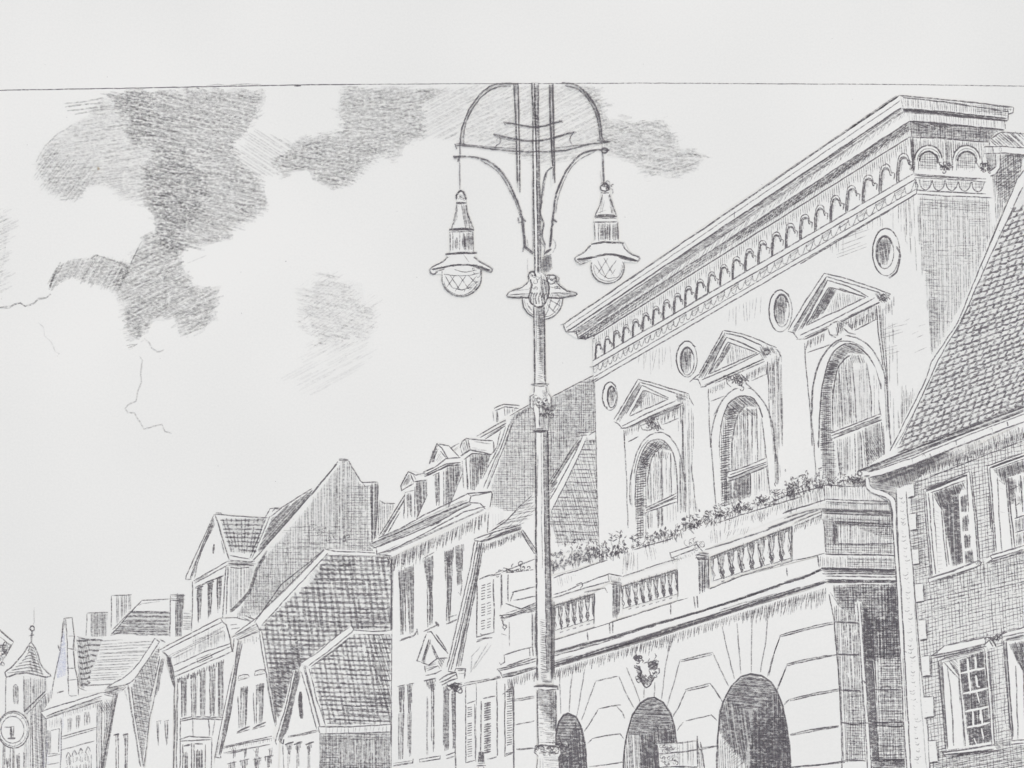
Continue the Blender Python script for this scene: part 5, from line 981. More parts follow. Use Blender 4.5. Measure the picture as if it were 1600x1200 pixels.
blossoms('1700 430 1800 420 1900 415 2000 425', 60, 5, 6, 'flowers below the rightmost arched window near the brick house eave')
T(550, 600, 4)
thing('flower_basket', 'flower filled railing basket left of the lamp column beside the shutter', 'flower box', 5, '1040 1300')
part('railing', 0, '935 1195 1140 1130 1145 1290 1000 1310 975 1290 945 1240'); LL('935 1175 1050 1130 1140 1095', '940 1200 1050 1150', '940 1200 945 1380', '975 1300 978 1450', '1000 1295 1140 1265', '1055 1120 1052 1200', '990 1310 1140 1290', '930 1190 935 1480', d=.5); LL('880 1195 940 1160', '865 1200 930 1185', d=.5)
part('flowers', 1); SCRIB('960 1195 1060 1180 1130 1180', 5.5, 80, 1.6, .55); SCRIB('1000 1230 1120 1220', 4, 70, 1.8, .62); TICKS('950 1230 1130 1200', 4, 10, 80, 1.6, .5)
DM = .68
# ================================================================ the street lamp
T(650, 120, 3)
thing('street_lamp', 'tall ornate cast iron street lamp with three bell-shaped hanging lanterns', 'street lamp', 7, '620 3240')
part('arch_rod', 0)
L('480 34 430 33 370 38 320 65 275 115 238 180 215 250 207 320', 2.1, .6, c=1, rep=2); L('445 45 380 50 320 82 275 135 240 200 225 260 222 318', 1.8, .5, c=1, rep=2)
H('430 33 370 38 320 65 275 115 238 180 215 250 207 320 222 318 228 250 245 195 280 130 320 80 380 50', -50, 2.2, 1.6, .3)
part('arch_rod', 0)
L('680 30 740 38 790 70 835 130 862 200 872 290', 2.3, .6, c=1, rep=2); L('700 42 760 62 805 105 838 165 856 230 862 300', 1.9, .55, c=1, rep=2); H('740 38 790 70 835 130 862 200 872 290 862 300 845 190 805 105 760 60', 50, 2.1, 1.7, .36)
part('side_rod', 0, '460 36 476 36 482 250 485 530 476 540 470 250')
L('460 36 470 250 474 500', 2, .6, rep=2); L('478 36 483 250 487 545', 2, .62, rep=2); H('458 36 480 36 486 540 474 520 468 250', 89, 1.9, 1.8, .38); H('455 36 470 36 472 100', 90, 2, 1.7, .5)
part('side_rod', 0, '625 34 640 34 645 250 648 480 634 520 632 250')
L('624 34 630 250 640 420', 2.2, .66, rep=2); L('641 34 646 250 650 500', 2, .6, rep=2); H('624 34 640 34 650 480 640 480 632 250', 89, 2, 1.7, .36); H('622 36 640 36 640 120 626 100', 90, 1.6, 1.8, .5)
part('crossbar', 1)
L('185 322 300 332 420 348 560 352 700 345 820 318 910 305', 2.1, .62, c=1, rep=2); L('190 312 300 326 400 336 470 340', 1.7, .5, c=1); L('650 335 740 325 850 310', 1.7, .5, c=1); L('430 360 560 372', 1.2, .35)
LL('182 315 190 340', '850 300 912 306', '872 285 885 312', d=.75, w=3.4); L('205 310 206 380', 2, .6); L('870 300 874 350', 1.8, .55)
L('365 270 450 292 560 303 660 282 745 258', 2.6, .6, c=1, rep=2); LL('362 268 372 280', '735 262 750 262', d=.7, w=3.5); L('375 280 395 290 395 310 375 325 378 335', 1.7, .5, c=1); L('735 268 722 290 728 315 742 328', 1.7, .5, c=1)
L('385 285 378 300', 1.4, .4)
L('415 216 480 226 560 238 640 220 685 208', 2.4, .56, c=1, rep=2); LL('412 210 418 228', '670 206 690 214', d=.68, w=3.6); L('370 282 470 305', 1.3, .4)
part('scroll_brace', 1)
L('175 376 240 376 310 386 370 418 420 474 455 540 480 600 497 660', 2.4, .68, c=1, rep=2); L('300 392 365 430 410 480 445 545 472 605 490 660', 1.7, .55, c=1)
L('497 655 503 720 512 800 550 832', 3.6, .66, rep=2); L('478 660 482 685 500 682', 3, .65); L('486 655 516 680', 3, .6); L('505 790 500 822', 2.4, .6); L('520 760 525 800', 1.5, .5); L('175 370 180 385 192 385', 2, .6, c=1); LL('192 376 210 378', '205 370 198 400', d=.7, w=3)
part('scroll_brace', 1)
L('905 346 840 345 780 362 725 412 682 485 655 560 644 640 636 720 626 800', 2.6, .68, c=1, rep=2); L('840 352 775 385 725 430 690 500 666 570 655 640', 1.7, .5, c=1)
L('634 660 660 684', 3.4, .65); L('636 690 640 670 662 682', 2.6, .6); L('636 700 628 800', 3.2, .6); L('600 830 632 808', 3.6, .68, rep=2); E(884, 347, 14, 12, w=2, d=.66, rep=2); L('640 760 655 790 640 825', 1.5, .4, c=1)
L('640 425 610 450 597 500 590 560 583 640 598 690 590 740 605 790', 2, .55, c=1, rep=2); L('618 440 604 490 596 560', 1.4, .4, c=1); L('640 480 645 430', 1.5, .5)
part('pole', 1, '541 30 573 30 577 330 585 600 590 930 556 930 550 600 548 330')
L('541 30 548 130 548 330 552 600 558 920', 2, .56, rep=2); L('556 30 562 300 568 620 574 920', 2, .62, rep=2); L('572 30 575 330 580 600 586 920', 2, .62); L('549 240 553 600 556 900', 1.4, .4)
H('541 30 572 30 574 230 548 230', 89.5, 1.9, 1.9, .5); S('541 30 572 30 574 230 548 230', .15); H('560 230 576 230 588 920 572 920', 89, 1.9, 1.8, .42); L('566 180 568 260', 4, .5)
LL('545 480 548 840', '598 840 600 930', d=.3)
H('592 842 632 832 636 905 605 925 592 905', 85, 1.7, 2, .55); H('592 842 632 832 636 905 605 925 592 905', 10, 2.2, 1.8, .45); L('570 760 605 800 600 840', 2, .5)
LL('522 850 524 920', d=.18)
# ---- lanterns
def lantern(cx, lab, fin, cone, box_, shade, gl, parts):
    pass
part('lantern', 2, '190 560 195 540 215 536 230 552 236 595 245 660 270 715 268 820 285 832 270 848 320 880 355 902 345 916 305 905 305 960 290 1000 250 1025 213 1033 170 1020 130 980 120 925 75 925 70 900 120 870 150 845 140 830 160 822 160 725 165 712 182 660 195 600', 'left hanging lantern with a broad pale shade')  # shade is bare paper fill with a hatched rim
L('203 385 206 460 208 535', 1.7, .55); L('196 395 206 410', 2, .5)
L('190 575 190 555 200 540 215 536 228 552 234 575', 2.3, .64, c=1, rep=2); L('188 592 236 592', 3.4, .66, rep=2); H('205 550 232 560 234 580 208 580', 20, 2, 1.8, .5); L('198 575 205 560 225 575', 1.5, .5)
L('192 600 184 650 168 712', 1.9, .6, c=1); L('234 600 246 655 270 712', 2, .62, c=1); H('212 600 234 600 246 655 268 708 225 708 218 650', 82, 1.9, 1.9, .5); H('188 610 200 605 196 670 175 705', 100, 2.6, 1.3, .35); L('156 718 215 714 272 718', 3.6, .68, rep=2)
sub('vent', 3, '160 728 268 728 268 818 160 822'); LL('160 728 162 818', '266 728 268 820', '160 728 268 726', d=.58); H('180 755 196 755 196 805 182 805', 90, 1.7, 2, .66); H('215 735 266 732 266 815 222 810', 90, 1.8, 2, .55); H('215 750 235 745 235 805 218 800', 90, 1.6, 2, .6); LL('205 730 206 815', '172 730 172 815', d=.4)
sub('shade', 3, '140 830 285 828 270 848 320 880 355 902 345 916 300 900 200 888 130 910 75 925 68 902 120 870 150 845'); L('138 832 210 826 286 828', 3, .66, rep=2); L('150 845 125 868 70 898 66 915 82 926 100 915', 2.2, .62, c=1); L('270 845 300 868 355 900 350 916 325 912', 2.2, .64, c=1); L('75 905 130 893 200 882 270 884 345 908', 2.6, .66, c=1, rep=2); H('90 905 150 888 130 906 85 920', -12, 1.8, 1.8, .5); H('250 882 300 885 350 905 330 912 280 898', 14, 1.7, 2, .55); L('225 835 250 870', 1.4, .35); LL('150 850 160 842', d=.3)
sub('globe', 3); E(213, 940, 92, 90, 0, 180, 2, .55, rep=2); L('122 910 122 945', 1.8, .5); L('304 900 305 945', 2.4, .5, rep=2); E(210, 945, 82, 78, 20, 170, 1.3, .35); L('130 925 180 932 250 930 300 920', 1.5, .45, c=1)
LL('135 930 170 990 215 1000 265 985', '160 930 205 1000', '200 930 250 995', '245 930 285 975', '185 930 145 985', '235 930 185 1005', '285 930 225 1005', w=1.5, d=.5); L('180 905 230 915 285 905', 1.6, .4, c=1); H('240 985 300 950 290 1000 250 1020', -45, 2.6, 1.6, .4); SCRIB('270 905 295 930 300 970', 2, 7, 1.2, .35)
part('lantern', 2, '868 515 880 502 900 508 908 540 925 600 940 650 945 770 980 785 1000 825 1045 852 1035 872 975 868 978 910 950 955 900 970 850 955 820 910 820 860 755 880 745 850 790 820 820 785 838 765 832 680 840 650 862 600 870 545', 'right hanging lantern with its vent slots hatched dark')  # vent slots are dense graphite hatching
L('873 350 878 430 880 500', 2.6, .5, rep=2); L('862 440 868 500', 1.2, .3)
E(884, 520, 20, 18, w=2.2, d=.6, rep=2); SCRIB('870 505 900 520 895 540', 2, 12, 1.6, .5); L('866 545 905 545', 2.4, .6)
L('872 552 862 600 840 650', 1.9, .58, c=1); L('906 552 920 600 938 648', 2, .6, c=1); H('900 555 908 555 938 645 915 645', 72, 1.9, 1.8, .48); H('875 560 885 560 875 640 850 650', 102, 3, 1.3, .32); L('850 640 890 625', 1.2, .4); L('836 656 890 650 942 656', 4, .66, rep=2); L('838 664 940 664', 2, .5)
sub('vent', 3, '836 682 944 682 946 770 838 768'); L('830 682 944 680', 2.2, .62); LL('836 684 840 766', '945 684 948 768', d=.6); H('860 690 878 690 880 765 862 765', 90, 1.7, 2, .62); H('893 690 912 690 912 765 895 765', 90, 1.6, 2, .66); H('918 690 945 690 946 765 920 765', 90, 1.7, 2, .5); LL('855 685 856 768', '885 685 886 768', d=.45); L('885 700 890 760', 3, .5)
sub('shade', 3, '820 782 975 778 1000 822 1045 850 1035 872 900 836 830 852 770 882 745 855 790 820'); L('820 785 880 775 975 780', 2.6, .6, rep=2); L('820 788 790 822 748 845 748 862 768 880', 2.2, .62, c=1); L('965 782 990 820 1044 848 1036 870', 2.2, .62, c=1); L('755 858 830 846 900 832 970 842 1036 866', 2.8, .66, c=1, rep=2); H('755 856 830 848 800 865 775 882', -8, 1.6, 2.1, .6); H('930 836 1040 855 1030 872 960 856', 12, 1.6, 2.1, .6); L('768 882 805 868', 2, .6); L('800 800 825 810', 1.2, .3)
sub('globe', 3); E(898, 895, 77, 74, -20, 200, 1.9, .48, rep=2); E(900, 893, 68, 66, -10, 190, 1.5, .34); LL('835 880 870 925 900 945 950 940', '850 860 890 940', '880 850 930 935', '900 850 850 925', '940 860 880 945', '915 930 935 900', w=1.5, d=.42); H('965 870 985 900 960 940 945 950', 70, 2.6, 1.5, .3)
part('lantern', 0, '425 1030 445 1000 480 990 520 965 535 930 650 935 665 965 705 1000 752 1018 745 1034 690 1030 680 1080 650 1120 595 1140 540 1128 505 1085 497 1035', 'middle lantern half hidden behind the column capital')
sub('shade', 1); L('425 1030 440 1008 490 990 520 968 538 940', 1.9, .56, c=1); L('650 940 664 968 700 1000 745 1012 753 1022', 1.9, .58, c=1, rep=2); L('425 1030 470 1036 540 1034 600 1036 680 1036 753 1024', 2.2, .58, c=1, rep=2); L('440 1022 500 1018 540 1016', 1.5, .42); L('640 1012 700 1014 748 1020', 1.5, .45)
H('430 1024 530 1016 530 1034 430 1034', -4, 2, 1.5, .4); H('630 1012 748 1020 750 1030 640 1036', 6, 2, 1.7, .48); L('450 1004 530 996', 1.3, .3)
L('612 930 650 932 655 960 628 972 604 945', 1.8, .55, c=1, rep=2); SCRIB('615 940 650 950 660 975', 2, 12, 1.5, .5); L('625 985 680 995', 1.4, .4)
sub('globe', 1); E(592, 1045, 94, 92, -6, 186, 1.9, .56, rep=2); E(592, 1045, 84, 82, 0, 180, 1.4, .36); LL('620 1040 680 1080', '615 1070 655 1110', '640 1020 620 1085', '680 1030 640 1100', '520 1060 545 1100', '620 1090 600 1130', '660 1020 690 1050', w=1.9, d=.46); H('610 1010 640 1010 620 1090 610 1090', 70, 3, 1.5, .35)
# ---- column
part('capital', 3, '528 925 545 912 560 922 590 918 612 945 622 975 618 1030 605 1070 580 1085 545 1068 530 1040 538 985 530 950')
L('530 950 527 930 540 914 556 920 560 935', 2.4, .64, c=1, rep=2); L('535 950 542 985 532 1020 532 1045 550 1070 575 1080 600 1068 618 1035 622 985 610 945', 2.3, .62, c=1, rep=2)
for x in (540, 552, 564, 578, 592, 606): L([x, 1065, x-3, 1035, x+6, 1012], 2.2, .55, c=1)
H('585 925 618 950 620 1030 600 1060 580 1020', 80, 2, 2, .5); H('575 920 612 945 600 1000', 20, 2.4, 1.7, .4); SCRIB('550 925 580 940 560 980', 2.5, 9, 1.3, .4); L('533 990 545 1020', 3, .5)
T(780, 380, 3.75)
part('shaft', 3, '200 372 262 372 270 820 282 850 205 850 208 820 206 700')
L('202 372 205 600 208 820', 2, .6, rep=2); L('262 372 266 600 270 820', 2.2, .62, rep=2); L('216 400 218 640', 1.2, .3); H('228 372 262 372 268 820 236 700', 90, 2.2, 1.8, .4); H('205 372 262 372 262 500 208 500', 90, 2.3, 1.7, .4); S('225 372 262 372 266 700 232 640', .12)
TICKS('222 500 226 810', 3.2, 9, 8, 1.3, .4); TICKS('205 385 206 480', 3, 14, 5, 1.2, .3); L('240 500 243 680', 1.5, .4); H('205 680 214 680 214 820 208 820', 90, 1.6, 1.9, .6)
part('collar', 4, '180 890 200 858 202 838 280 838 285 860 300 900 305 960 292 1040 290 1092 208 1092 206 1000 182 960')
L('185 828 235 822 290 826', 2.3, .62, rep=2); L('190 832 240 840 285 834', 2, .55); LL('206 840 204 885', '275 840 282 880', '203 885 182 900 182 960 200 975', '282 880 302 905 303 960 292 1000', '200 975 208 1030 212 1092', '292 1000 288 1092', '232 940 236 1080', d=.62, w=2.1)
SCRIB('215 900 240 920 225 950', 3, 12, 1.5, .45); H('250 860 280 870 278 900 258 900', 60, 1.8, 2, .55); SCRIB('265 930 285 960 270 1020', 4, 34, 2, .55); H('245 950 295 930 288 1030 284 1085 240 1085 246 1010', 85, 2, 2, .5); H('185 905 205 900 208 1060 196 970', 80, 1.8, 1.9, .55); L('198 1098 245 1104 292 1094', 3, .66, rep=2); L('210 1088 285 1086', 1.8, .5)
T(550, 600, 4)
part('shaft', 3, '1145 292 1222 292 1232 800 1238 1200 1245 1800 1155 1800 1152 1200 1148 800')
L('1147 295 1149 800 1152 1200 1156 1500 1158 1850', 2.3, .64, rep=2); L('1222 292 1230 800 1240 1200 1246 1500 1250 1850', 2.4, .66, rep=2); L('1196 300 1202 800 1210 1250 1218 1800', 2, .6); L('1182 300 1186 800 1190 1150', 1.3, .4)
H('1196 300 1222 295 1232 800 1240 1200 1247 1800 1222 1800 1208 1200 1202 800', 89.3, 1.8, 1.9, .46); H('1149 300 1158 300 1160 700 1150 700', 90, 1.8, 1.6, .4); LL('1146 910 1156 1050', '1150 500 1153 900', d=.5); S('1198 300 1222 295 1232 800 1244 1500 1247 1800 1222 1800', .13)
T(550, 900, 4)
TICKS('1175 270 1180 640', 3.2, 9, 12, 1.4, .5); TICKS('1180 360 1185 650', 4.2, 8, 5, 1.5, .5); H('1240 150 1262 150 1265 640 1248 640', 90, 1.9, 2, .6); LL('1262 160 1262 600', d=.6)
part('base', 4, '1135 682 1285 682 1288 705 1272 712 1275 900 1272 1050 1300 1065 1305 1110 1290 1130 1300 1260 1140 1260 1165 1130 1140 1090 1150 1075 1165 1060 1155 900 1158 712')
L('1135 690 1200 684 1285 690 1288 708', 3.4, .7, rep=2); L('1160 705 1205 712 1280 705', 2.2, .6); L('1190 655 1250 660', 3, .5, rep=2); LL('1158 712 1158 900 1165 1060', '1274 712 1276 900 1272 1055', d=.62, w=2.1)
H('1160 712 1272 712 1275 900 1250 1050 1230 900 1160 770', 1, 2.7, 2, .46, ln=22, j=2); H('1165 760 1200 760 1200 1050 1170 1050', 3, 3.6, 1.7, .42, j=2, ln=9); H('1200 800 1272 780 1275 1050 1215 1050', 2, 2.8, 1.9, .44, ln=12); S('1162 712 1272 712 1275 930 1200 900 1162 780', .22); H('1230 712 1272 712 1274 980 1240 940', 90, 2.5, 1.9, .42)
L('1150 1070 1180 1055 1250 1060 1300 1068', 2.6, .6, rep=2); SCRIB('1160 1075 1220 1090 1290 1075', 3.5, 32, 1.7, .5); LL('1145 1075 1140 1100 1165 1125', '1300 1070 1305 1110 1288 1130', '1170 1105 1225 1098 1290 1106', '1160 1140 1150 1240', '1290 1130 1300 1250', d=.6, w=2); H('1200 1110 1290 1105 1298 1250 1210 1250', 3, 3, 1.8, .42, ln=12); H('1165 1140 1200 1130 1200 1250 1160 1250', 90, 4, 1.4, .35)
DM = .8
# ================================================================ roof behind the palace, brick house
T(1200, 130, 4)
thing('rear_house', 'sliver of a darkly hatched house with gutter tucked behind the palace cornice at top right', 'house', 4, '1500 900')
part('wall', 0, '1345 440 1600 430 1720 450 1720 620 1575 600 1470 780 1420 900 1390 900 1360 620')
H('1350 445 1600 445 1575 560 1480 760 1420 890 1370 620', 88, 2.9, 1.6, .5, ln=40); H('1450 460 1600 450 1570 580 1480 760 1430 700 1420 600', -35, 3.2, 1.5, .45, ln=40); H('1410 560 1570 540 1520 680 1420 640', 0, 3.2, 1.4, .45); S('1350 445 1600 445 1575 560 1480 760 1420 640', .12)
part('roof', 1, '1380 355 1455 308 1600 310 1720 315 1720 400 1600 405 1380 395'); H('1385 355 1455 310 1600 310 1600 400 1400 395', 42, 3.6, 2.1, .55, j=2); LL('1455 308 1530 312 1600 318', '1380 355 1455 308', '1380 355 1385 395', d=.6); H('1290 340 1380 350 1375 370 1300 370', 5, 2.4, 1.8, .5)
part('gutter', 2, '1340 398 1480 398 1720 408 1720 448 1600 445 1400 440 1345 445'); LL('1340 400 1460 396 1600 408', '1345 440 1480 438 1600 450', '1400 400 1405 440', '1340 400 1345 445', d=.6); H('1345 400 1400 398 1405 440 1350 440', 89, 3, 1.4, .35); E(1450, 415, 8, 12, w=1.2, d=.35); H('1480 440 1600 448 1600 465 1480 460', 2, 2, 1.8, .5)
part('downpipe', 3, '1420 445 1450 445 1445 530 1415 570 1380 580 1410 800 1425 890 1400 910 1370 620 1362 570 1420 530'); LL('1420 445 1422 520 1365 565 1372 640 1385 780 1398 905', '1452 445 1448 530 1420 570 1382 585 1395 700 1420 880', d=.62, w=1.9); L('1365 575 1390 560', 2.6, .6); H('1370 600 1385 600 1405 880 1392 880', 87, 2, 1.8, .5); H('1425 450 1440 450 1430 540', 89, 2.4, 1.4, .35)
T(1200, 400, 4)
thing('brick_house', 'large brick house with steep shingled roof, white quoins and sash windows filling the right edge', 'house', 6, '1200 3200')
part('roof', 0, '1600 -560 1800 -600 1800 900 1600 1000 560 1355 740 1230 790 1200 1030 660 1350 20 1575 -520')
rp = '1385 20 1580 -440 1600 -460 1610 -460 1610 960 1450 1010 800 1270 810 1190 1060 670'
pp = P(rp)
def inroof(x, y):
    q = P([x, y])[0]; return len([1 for t in cuts(pp, 0, 1, q[1]) if t < q[0]]) % 2
for i in range(96):                       # shingle courses rising to the right: broad grey strokes leave staggered pale lozenges
    c0 = -1250 + i*33.5 + R.gauss(0, 1.5); y = lambda x: c0 + 1250 - (x-700)*(.33 + .09*min(1, max(0, (i-14)/40)))
    x = 680 + (i % 2)*23 + R.uniform(-4, 4)
    while x < 1640:
        l = R.uniform(42, 52); y0, y1 = y(x), y(x+l)
        if inroof(x+l*.5, y(x+l*.5)):
            L([x-2, y0+R.gauss(0, 1.5), x+l*.55, y(x+l*.5)+R.gauss(0, 2), x+l*1.05, y1-R.uniform(-2, 4)], R.uniform(2.6, 4.0), R.uniform(.45, .72), wob=.35)
            L([x+l*.78, y1, x+l*1.12, y1-R.uniform(24, 31)], R.uniform(4, 6.6), R.uniform(.34, .56), wob=.4)
            if R.random() < .3: L([x+l*.8, y1+2, x+l, y1-4], 4.2, .6)
        x += l
S(rp, .06)
for x, y in ((1310, 215), (1580, 560), (1590, 50), (1330, 930), (1075, 1060), (1545, 260), (1240, 900), (1310, 700), (1290, 740)): H([x-16, y+8, x+20, y-10, x+16, y+8, x-10, y+16], -20, 1.6, 2.4, .6)
H('800 1290 1600 900 1610 960 1450 1020 800 1310', -22, 2.6, 1.9, .42, ln=60)
part('verge', 1, '1350 20 1560 -480 1600 -560 1610 -500 1585 -440 1390 20 1075 650 820 1190 740 1240 1020 660')
LL('1555 -480 1340 30 1180 420 1020 660 990 760 900 940 760 1220', '1590 -430 1380 20 1210 400 1060 650 1000 790 900 1000 820 1180', d=.62, w=1.8); LL('1510 -300 1530 -290', '1440 -160 1460 -150', '1330 60 1340 90', d=.5); L('1600 -540 1555 -480', 2, .6); L('1000 790 900 1000 790 1200', 1.4, .4)
T(1200, 650, 4)
part('eave', 1, '560 345 740 270 1010 160 1430 0 1700 -90 1700 -40 1600 5 1200 150 640 375 600 378 562 370')
L('560 345 700 290 1010 165 1450 -5 1600 -55', 2.4, .66, rep=2); L('620 345 900 245 1200 120 1600 -30', 2, .6); L('600 375 640 372 900 275 1250 130 1600 10', 2, .62); H('570 340 720 280 1010 165 1300 55 1300 85 900 240 640 350', -20, 2.3, 2, .5, ln=50); H('1000 170 1600 -55 1600 -30 1000 200', -21, 2.4, 2, .48, ln=60); E(572, 360, 12, 12, w=2, d=.66); S('570 345 1010 165 1600 -55 1600 -30 900 240 640 350', .12)
part('gutter', 2, '640 350 900 255 1200 130 1600 -25 1700 -65 1700 15 1600 45 1250 175 900 310 660 388 630 380')
L('625 352 900 262 1250 120 1600 -15', 1.7, .55); L('635 385 700 372 900 305 1250 165 1600 35', 2.2, .66); LL('1172 155 1176 180', '1492 35 1498 60', '1010 235 1012 260', w=3, d=.7); LL('960 250 975 240 985 255', '1380 85 1395 75 1400 95', '900 270 905 300', d=.35); TICKS('1000 245 1300 130', 9, 5, 90, 1, .3)
H('650 385 900 308 1120 215 1150 240 950 330 700 420 640 400', -20, 2.2, 2, .5); H('650 385 900 308 1120 215 1150 240 950 380 830 450 790 440', 75, 2.6, 1.8, .5); S('650 385 900 308 1120 215 950 380 820 450 700 420', .3)
part('brick_wall', 0, '800 440 1600 40 1800 -20 1800 2600 880 2600 860 1600 820 900')
wl = '880 420 1600 130 1610 130 1610 2250 1000 2250 960 1700 905 1000 880 600'
H('830 440 1080 330 1600 120 1600 60 1250 185 900 320', 82, 2.4, 1.7, .46, ln=18, j=2); TICKS('950 340 1250 225 1600 95', 2.6, 10, 95, 1.6, .5, .3); TICKS('1150 280 1600 110', 3, 12, 96, 1.4, .45, .3); LL('900 425 1100 345 1600 150', d=.5)
H(wl, -13, 5.4, 1.35, .46, ln=34, j=2, wob=.6, var=.3, spj=.1); H(wl, 87, 5.3, 1.25, .42, ln=42, j=2, wob=.6, var=.3, spj=.1)
H('880 430 960 400 1000 1000 905 1000', -13, 3, 1.6, .35, ln=20); H('1000 1100 1300 950 1600 850 1600 1000 1300 1100', 87, 4, 2, .3, ln=26, skip=.4); S(wl, .05)
H('960 1060 1120 1010 1600 900 1600 1060 1100 1200 950 1240', -13, 6, 1.9, .45, ln=14, skip=.6); H('1300 1500 1400 1480 1420 1900 1350 1950', 87, 3, 1.6, .35, ln=20)
for i in range(40):
    x, y = R.uniform(960, 1590), R.uniform(1040, 1330); L([x, y, x+9, y-2], 2.4, .6)
H('1050 2080 1600 2000 1600 2260 1010 2260', -10, 3.2, 1.6, .4, ln=30)
# ---- quoin strip and blocks
part('quoin_strip', 1, '800 455 880 420 870 500 885 700 900 900 918 1080 940 1300 965 1600 1000 2000 1015 2600 880 2600 860 2000 828 1200 805 700')
LL('800 460 806 700 820 1000 845 1400 870 1900 890 2240', '862 470 868 600 880 720 900 900 916 1100 940 1400 962 1650 1000 2000 1012 2240', '905 1000 930 1300 950 1600', d=.5); L('910 1150 935 1500 955 1800 990 2200', 1.2, .25)
for i in range(70): x = 812+i*1.5+R.uniform(-4, 22); y = 515+i*24+R.uniform(-9, 9); L([x, y, x+16, y+6, x+R.uniform(20, 34), y-3] if R.random() < .6 else [x+10, y, x+22, y+5], 1.1, .32, c=1)
for x0, y0, x1, y1 in ((866, 425, 908, 508), (880, 612, 922, 715), (896, 832, 940, 928), (915, 1050, 968, 1162), (915+26, 1275, 985, 1400), (958, 1500, 1006, 1628), (968, 1755, 1030, 1885), (1000, 2030, 1052, 2165)):
    part('quoin_block', 2, [x0, y0, x1, y0-5, x1+6, y1-8, x0+8, y1]); LL([x0, y0, x1, y0-5], [x1, y0-5, x1+6, y1-8], [x0+8, y1, x1+6, y1-8], d=.52, w=1.6); L([x0+8, y1+3, x1+8, y1-6], 2.8, .62, rep=2); H([x1, y0, x1+14, y0, x1+18, y1-8, x1+4, y1-4], 88, 2, 1.6, .42); L([x0+10, y0+30, x0+22, y0+28], 1, .25); L([x0+10, y1-30, x0+25, y1-33], 1, .25)
# ---- drainpipe
part('drainpipe', 3, '605 388 625 380 650 440 700 455 790 505 800 560 805 800 828 1100 858 1600 890 2100 905 2600 870 2600 850 2100 825 1600 800 1100 778 700 768 570 745 525 640 475 612 450')
L('605 390 608 440 640 475 700 500 752 525 772 580 778 700', 2, .62, c=1); L('628 385 635 430 660 450 730 475 790 520 800 600 802 720 815 900', 1.9, .6, c=1); LL('778 700 798 1000 820 1400 845 1900 868 2260', '802 720 828 1080 850 1450 872 1900 895 2240', d=.66, w=1.9); H('640 400 790 440 795 500 740 480 650 440', 10, 2.2, 1.9, .48); H('640 470 745 522 765 560 700 510', 35, 2, 1.9, .55); H('818 1050 828 1080 850 1450 870 1900 858 1900 838 1450', 87, 2.2, 1.3, .36); L('848 1470 862 1475', 2, .5); H('755 530 775 580 780 640 768 640 762 580', 88, 1.8, 1.8, .55)
# ---- windows
part('sash_window', 2, '968 460 1270 345 1300 700 1325 920 1020 1012 990 700', 'upper window with dark open casement and one row of glazed squares')
LL('968 458 1100 408 1250 350', '985 470 1245 370', '968 458 990 720 1018 1008', '980 470 1000 720 1028 1000', '1258 345 1285 600 1310 905', '1268 345 1300 650 1322 905', '1240 370 1250 600', '1000 480 1020 740 1045 985', d=.62, w=1.8); L('985 462 1240 368', 3, .62, rep=2)
sub('frame', 3, '1010 478 1235 400 1255 700 1270 905 1050 985 1030 720'); LL('1012 478 1230 402', '1025 480 1045 740 1065 975', d=.58); F('1040 560 1082 580 1110 940 1060 970')
for i in range(15): L([1040+i*1.5, 590+i*26, 1062+i*2, 600+i*25], 1.2, .35)
LL('1082 580 1095 760 1115 940', '1095 590 1110 760 1128 930', '1035 500 1082 585', d=.6)
sub('dark_opening', 3, '1030 480 1232 410 1215 470 1188 500 1195 600 1215 920 1135 945 1085 590'); H('1032 482 1230 412 1228 450 1180 500 1120 560 1090 590', 70, 1.9, 2, .6, j=1.5); H('1095 560 1190 490 1200 700 1215 920 1160 935 1125 800', 88, 2.1, 2.2, .58); S('1032 482 1230 412 1188 500 1200 700 1215 920 1150 940 1090 590', .34); LL('1165 480 1175 560', '1168 640 1170 760', w=1.6, d=.1)
for x0, y0, x1, y1 in ((1198, 505, 1238, 600), (1212, 630, 1248, 720), (1222, 750, 1262, 825), (1230, 848, 1278, 920)):
    sub('glazing_square', 4, [x0, y0, x1, y0-12, x1+2, y1-4, x0+6, y1]); H([x0, y0, x1, y0-12, x1+2, y1-4, x0+6, y1], 86, 1.8, 2.2, .55, j=1); S([x0, y0, x1, y0-12, x1+2, y1-4, x0+6, y1], .25)
sub('sill', 4, '1000 1015 1310 905 1330 915 1325 930 1010 1040 1000 1030'); LL('1000 1015 1160 965 1310 905', '1005 1040 1160 995 1325 932', '1000 1012 1002 1040', '1310 900 1330 915 1320 935', d=.68, w=2.2); H('1295 910 1330 910 1328 932 1300 938', 60, 1.8, 2, .65); H('1025 1030 1310 935 1310 950 1040 1042', -18, 2.4, 1.5, .42)
part('sash_window', 2, '1368 312 1700 190 1700 800 1420 855 1395 600', 'upper window cut by the right edge with a leaning pale shutter')
LL('1368 312 1600 228', '1388 322 1600 248', '1368 312 1390 560 1412 850', '1382 325 1402 560 1425 845', '1402 335 1600 268', '1375 500 1390 700', d=.62, w=1.8); L('1385 325 1600 245', 2.8, .6, rep=2)
sub('dark_opening', 3, '1405 335 1600 270 1700 240 1700 810 1540 830 1500 600 1480 420'); H('1408 338 1600 275 1600 350 1490 385 1480 430', 78, 2, 2, .58); H('1490 380 1530 380 1540 540 1500 560', 88, 2, 2.1, .6); S('1408 338 1600 275 1600 350 1490 385 1480 430', .28); LL('1485 390 1500 600 1525 830', '1498 390 1515 600 1540 820', d=.66, w=2)
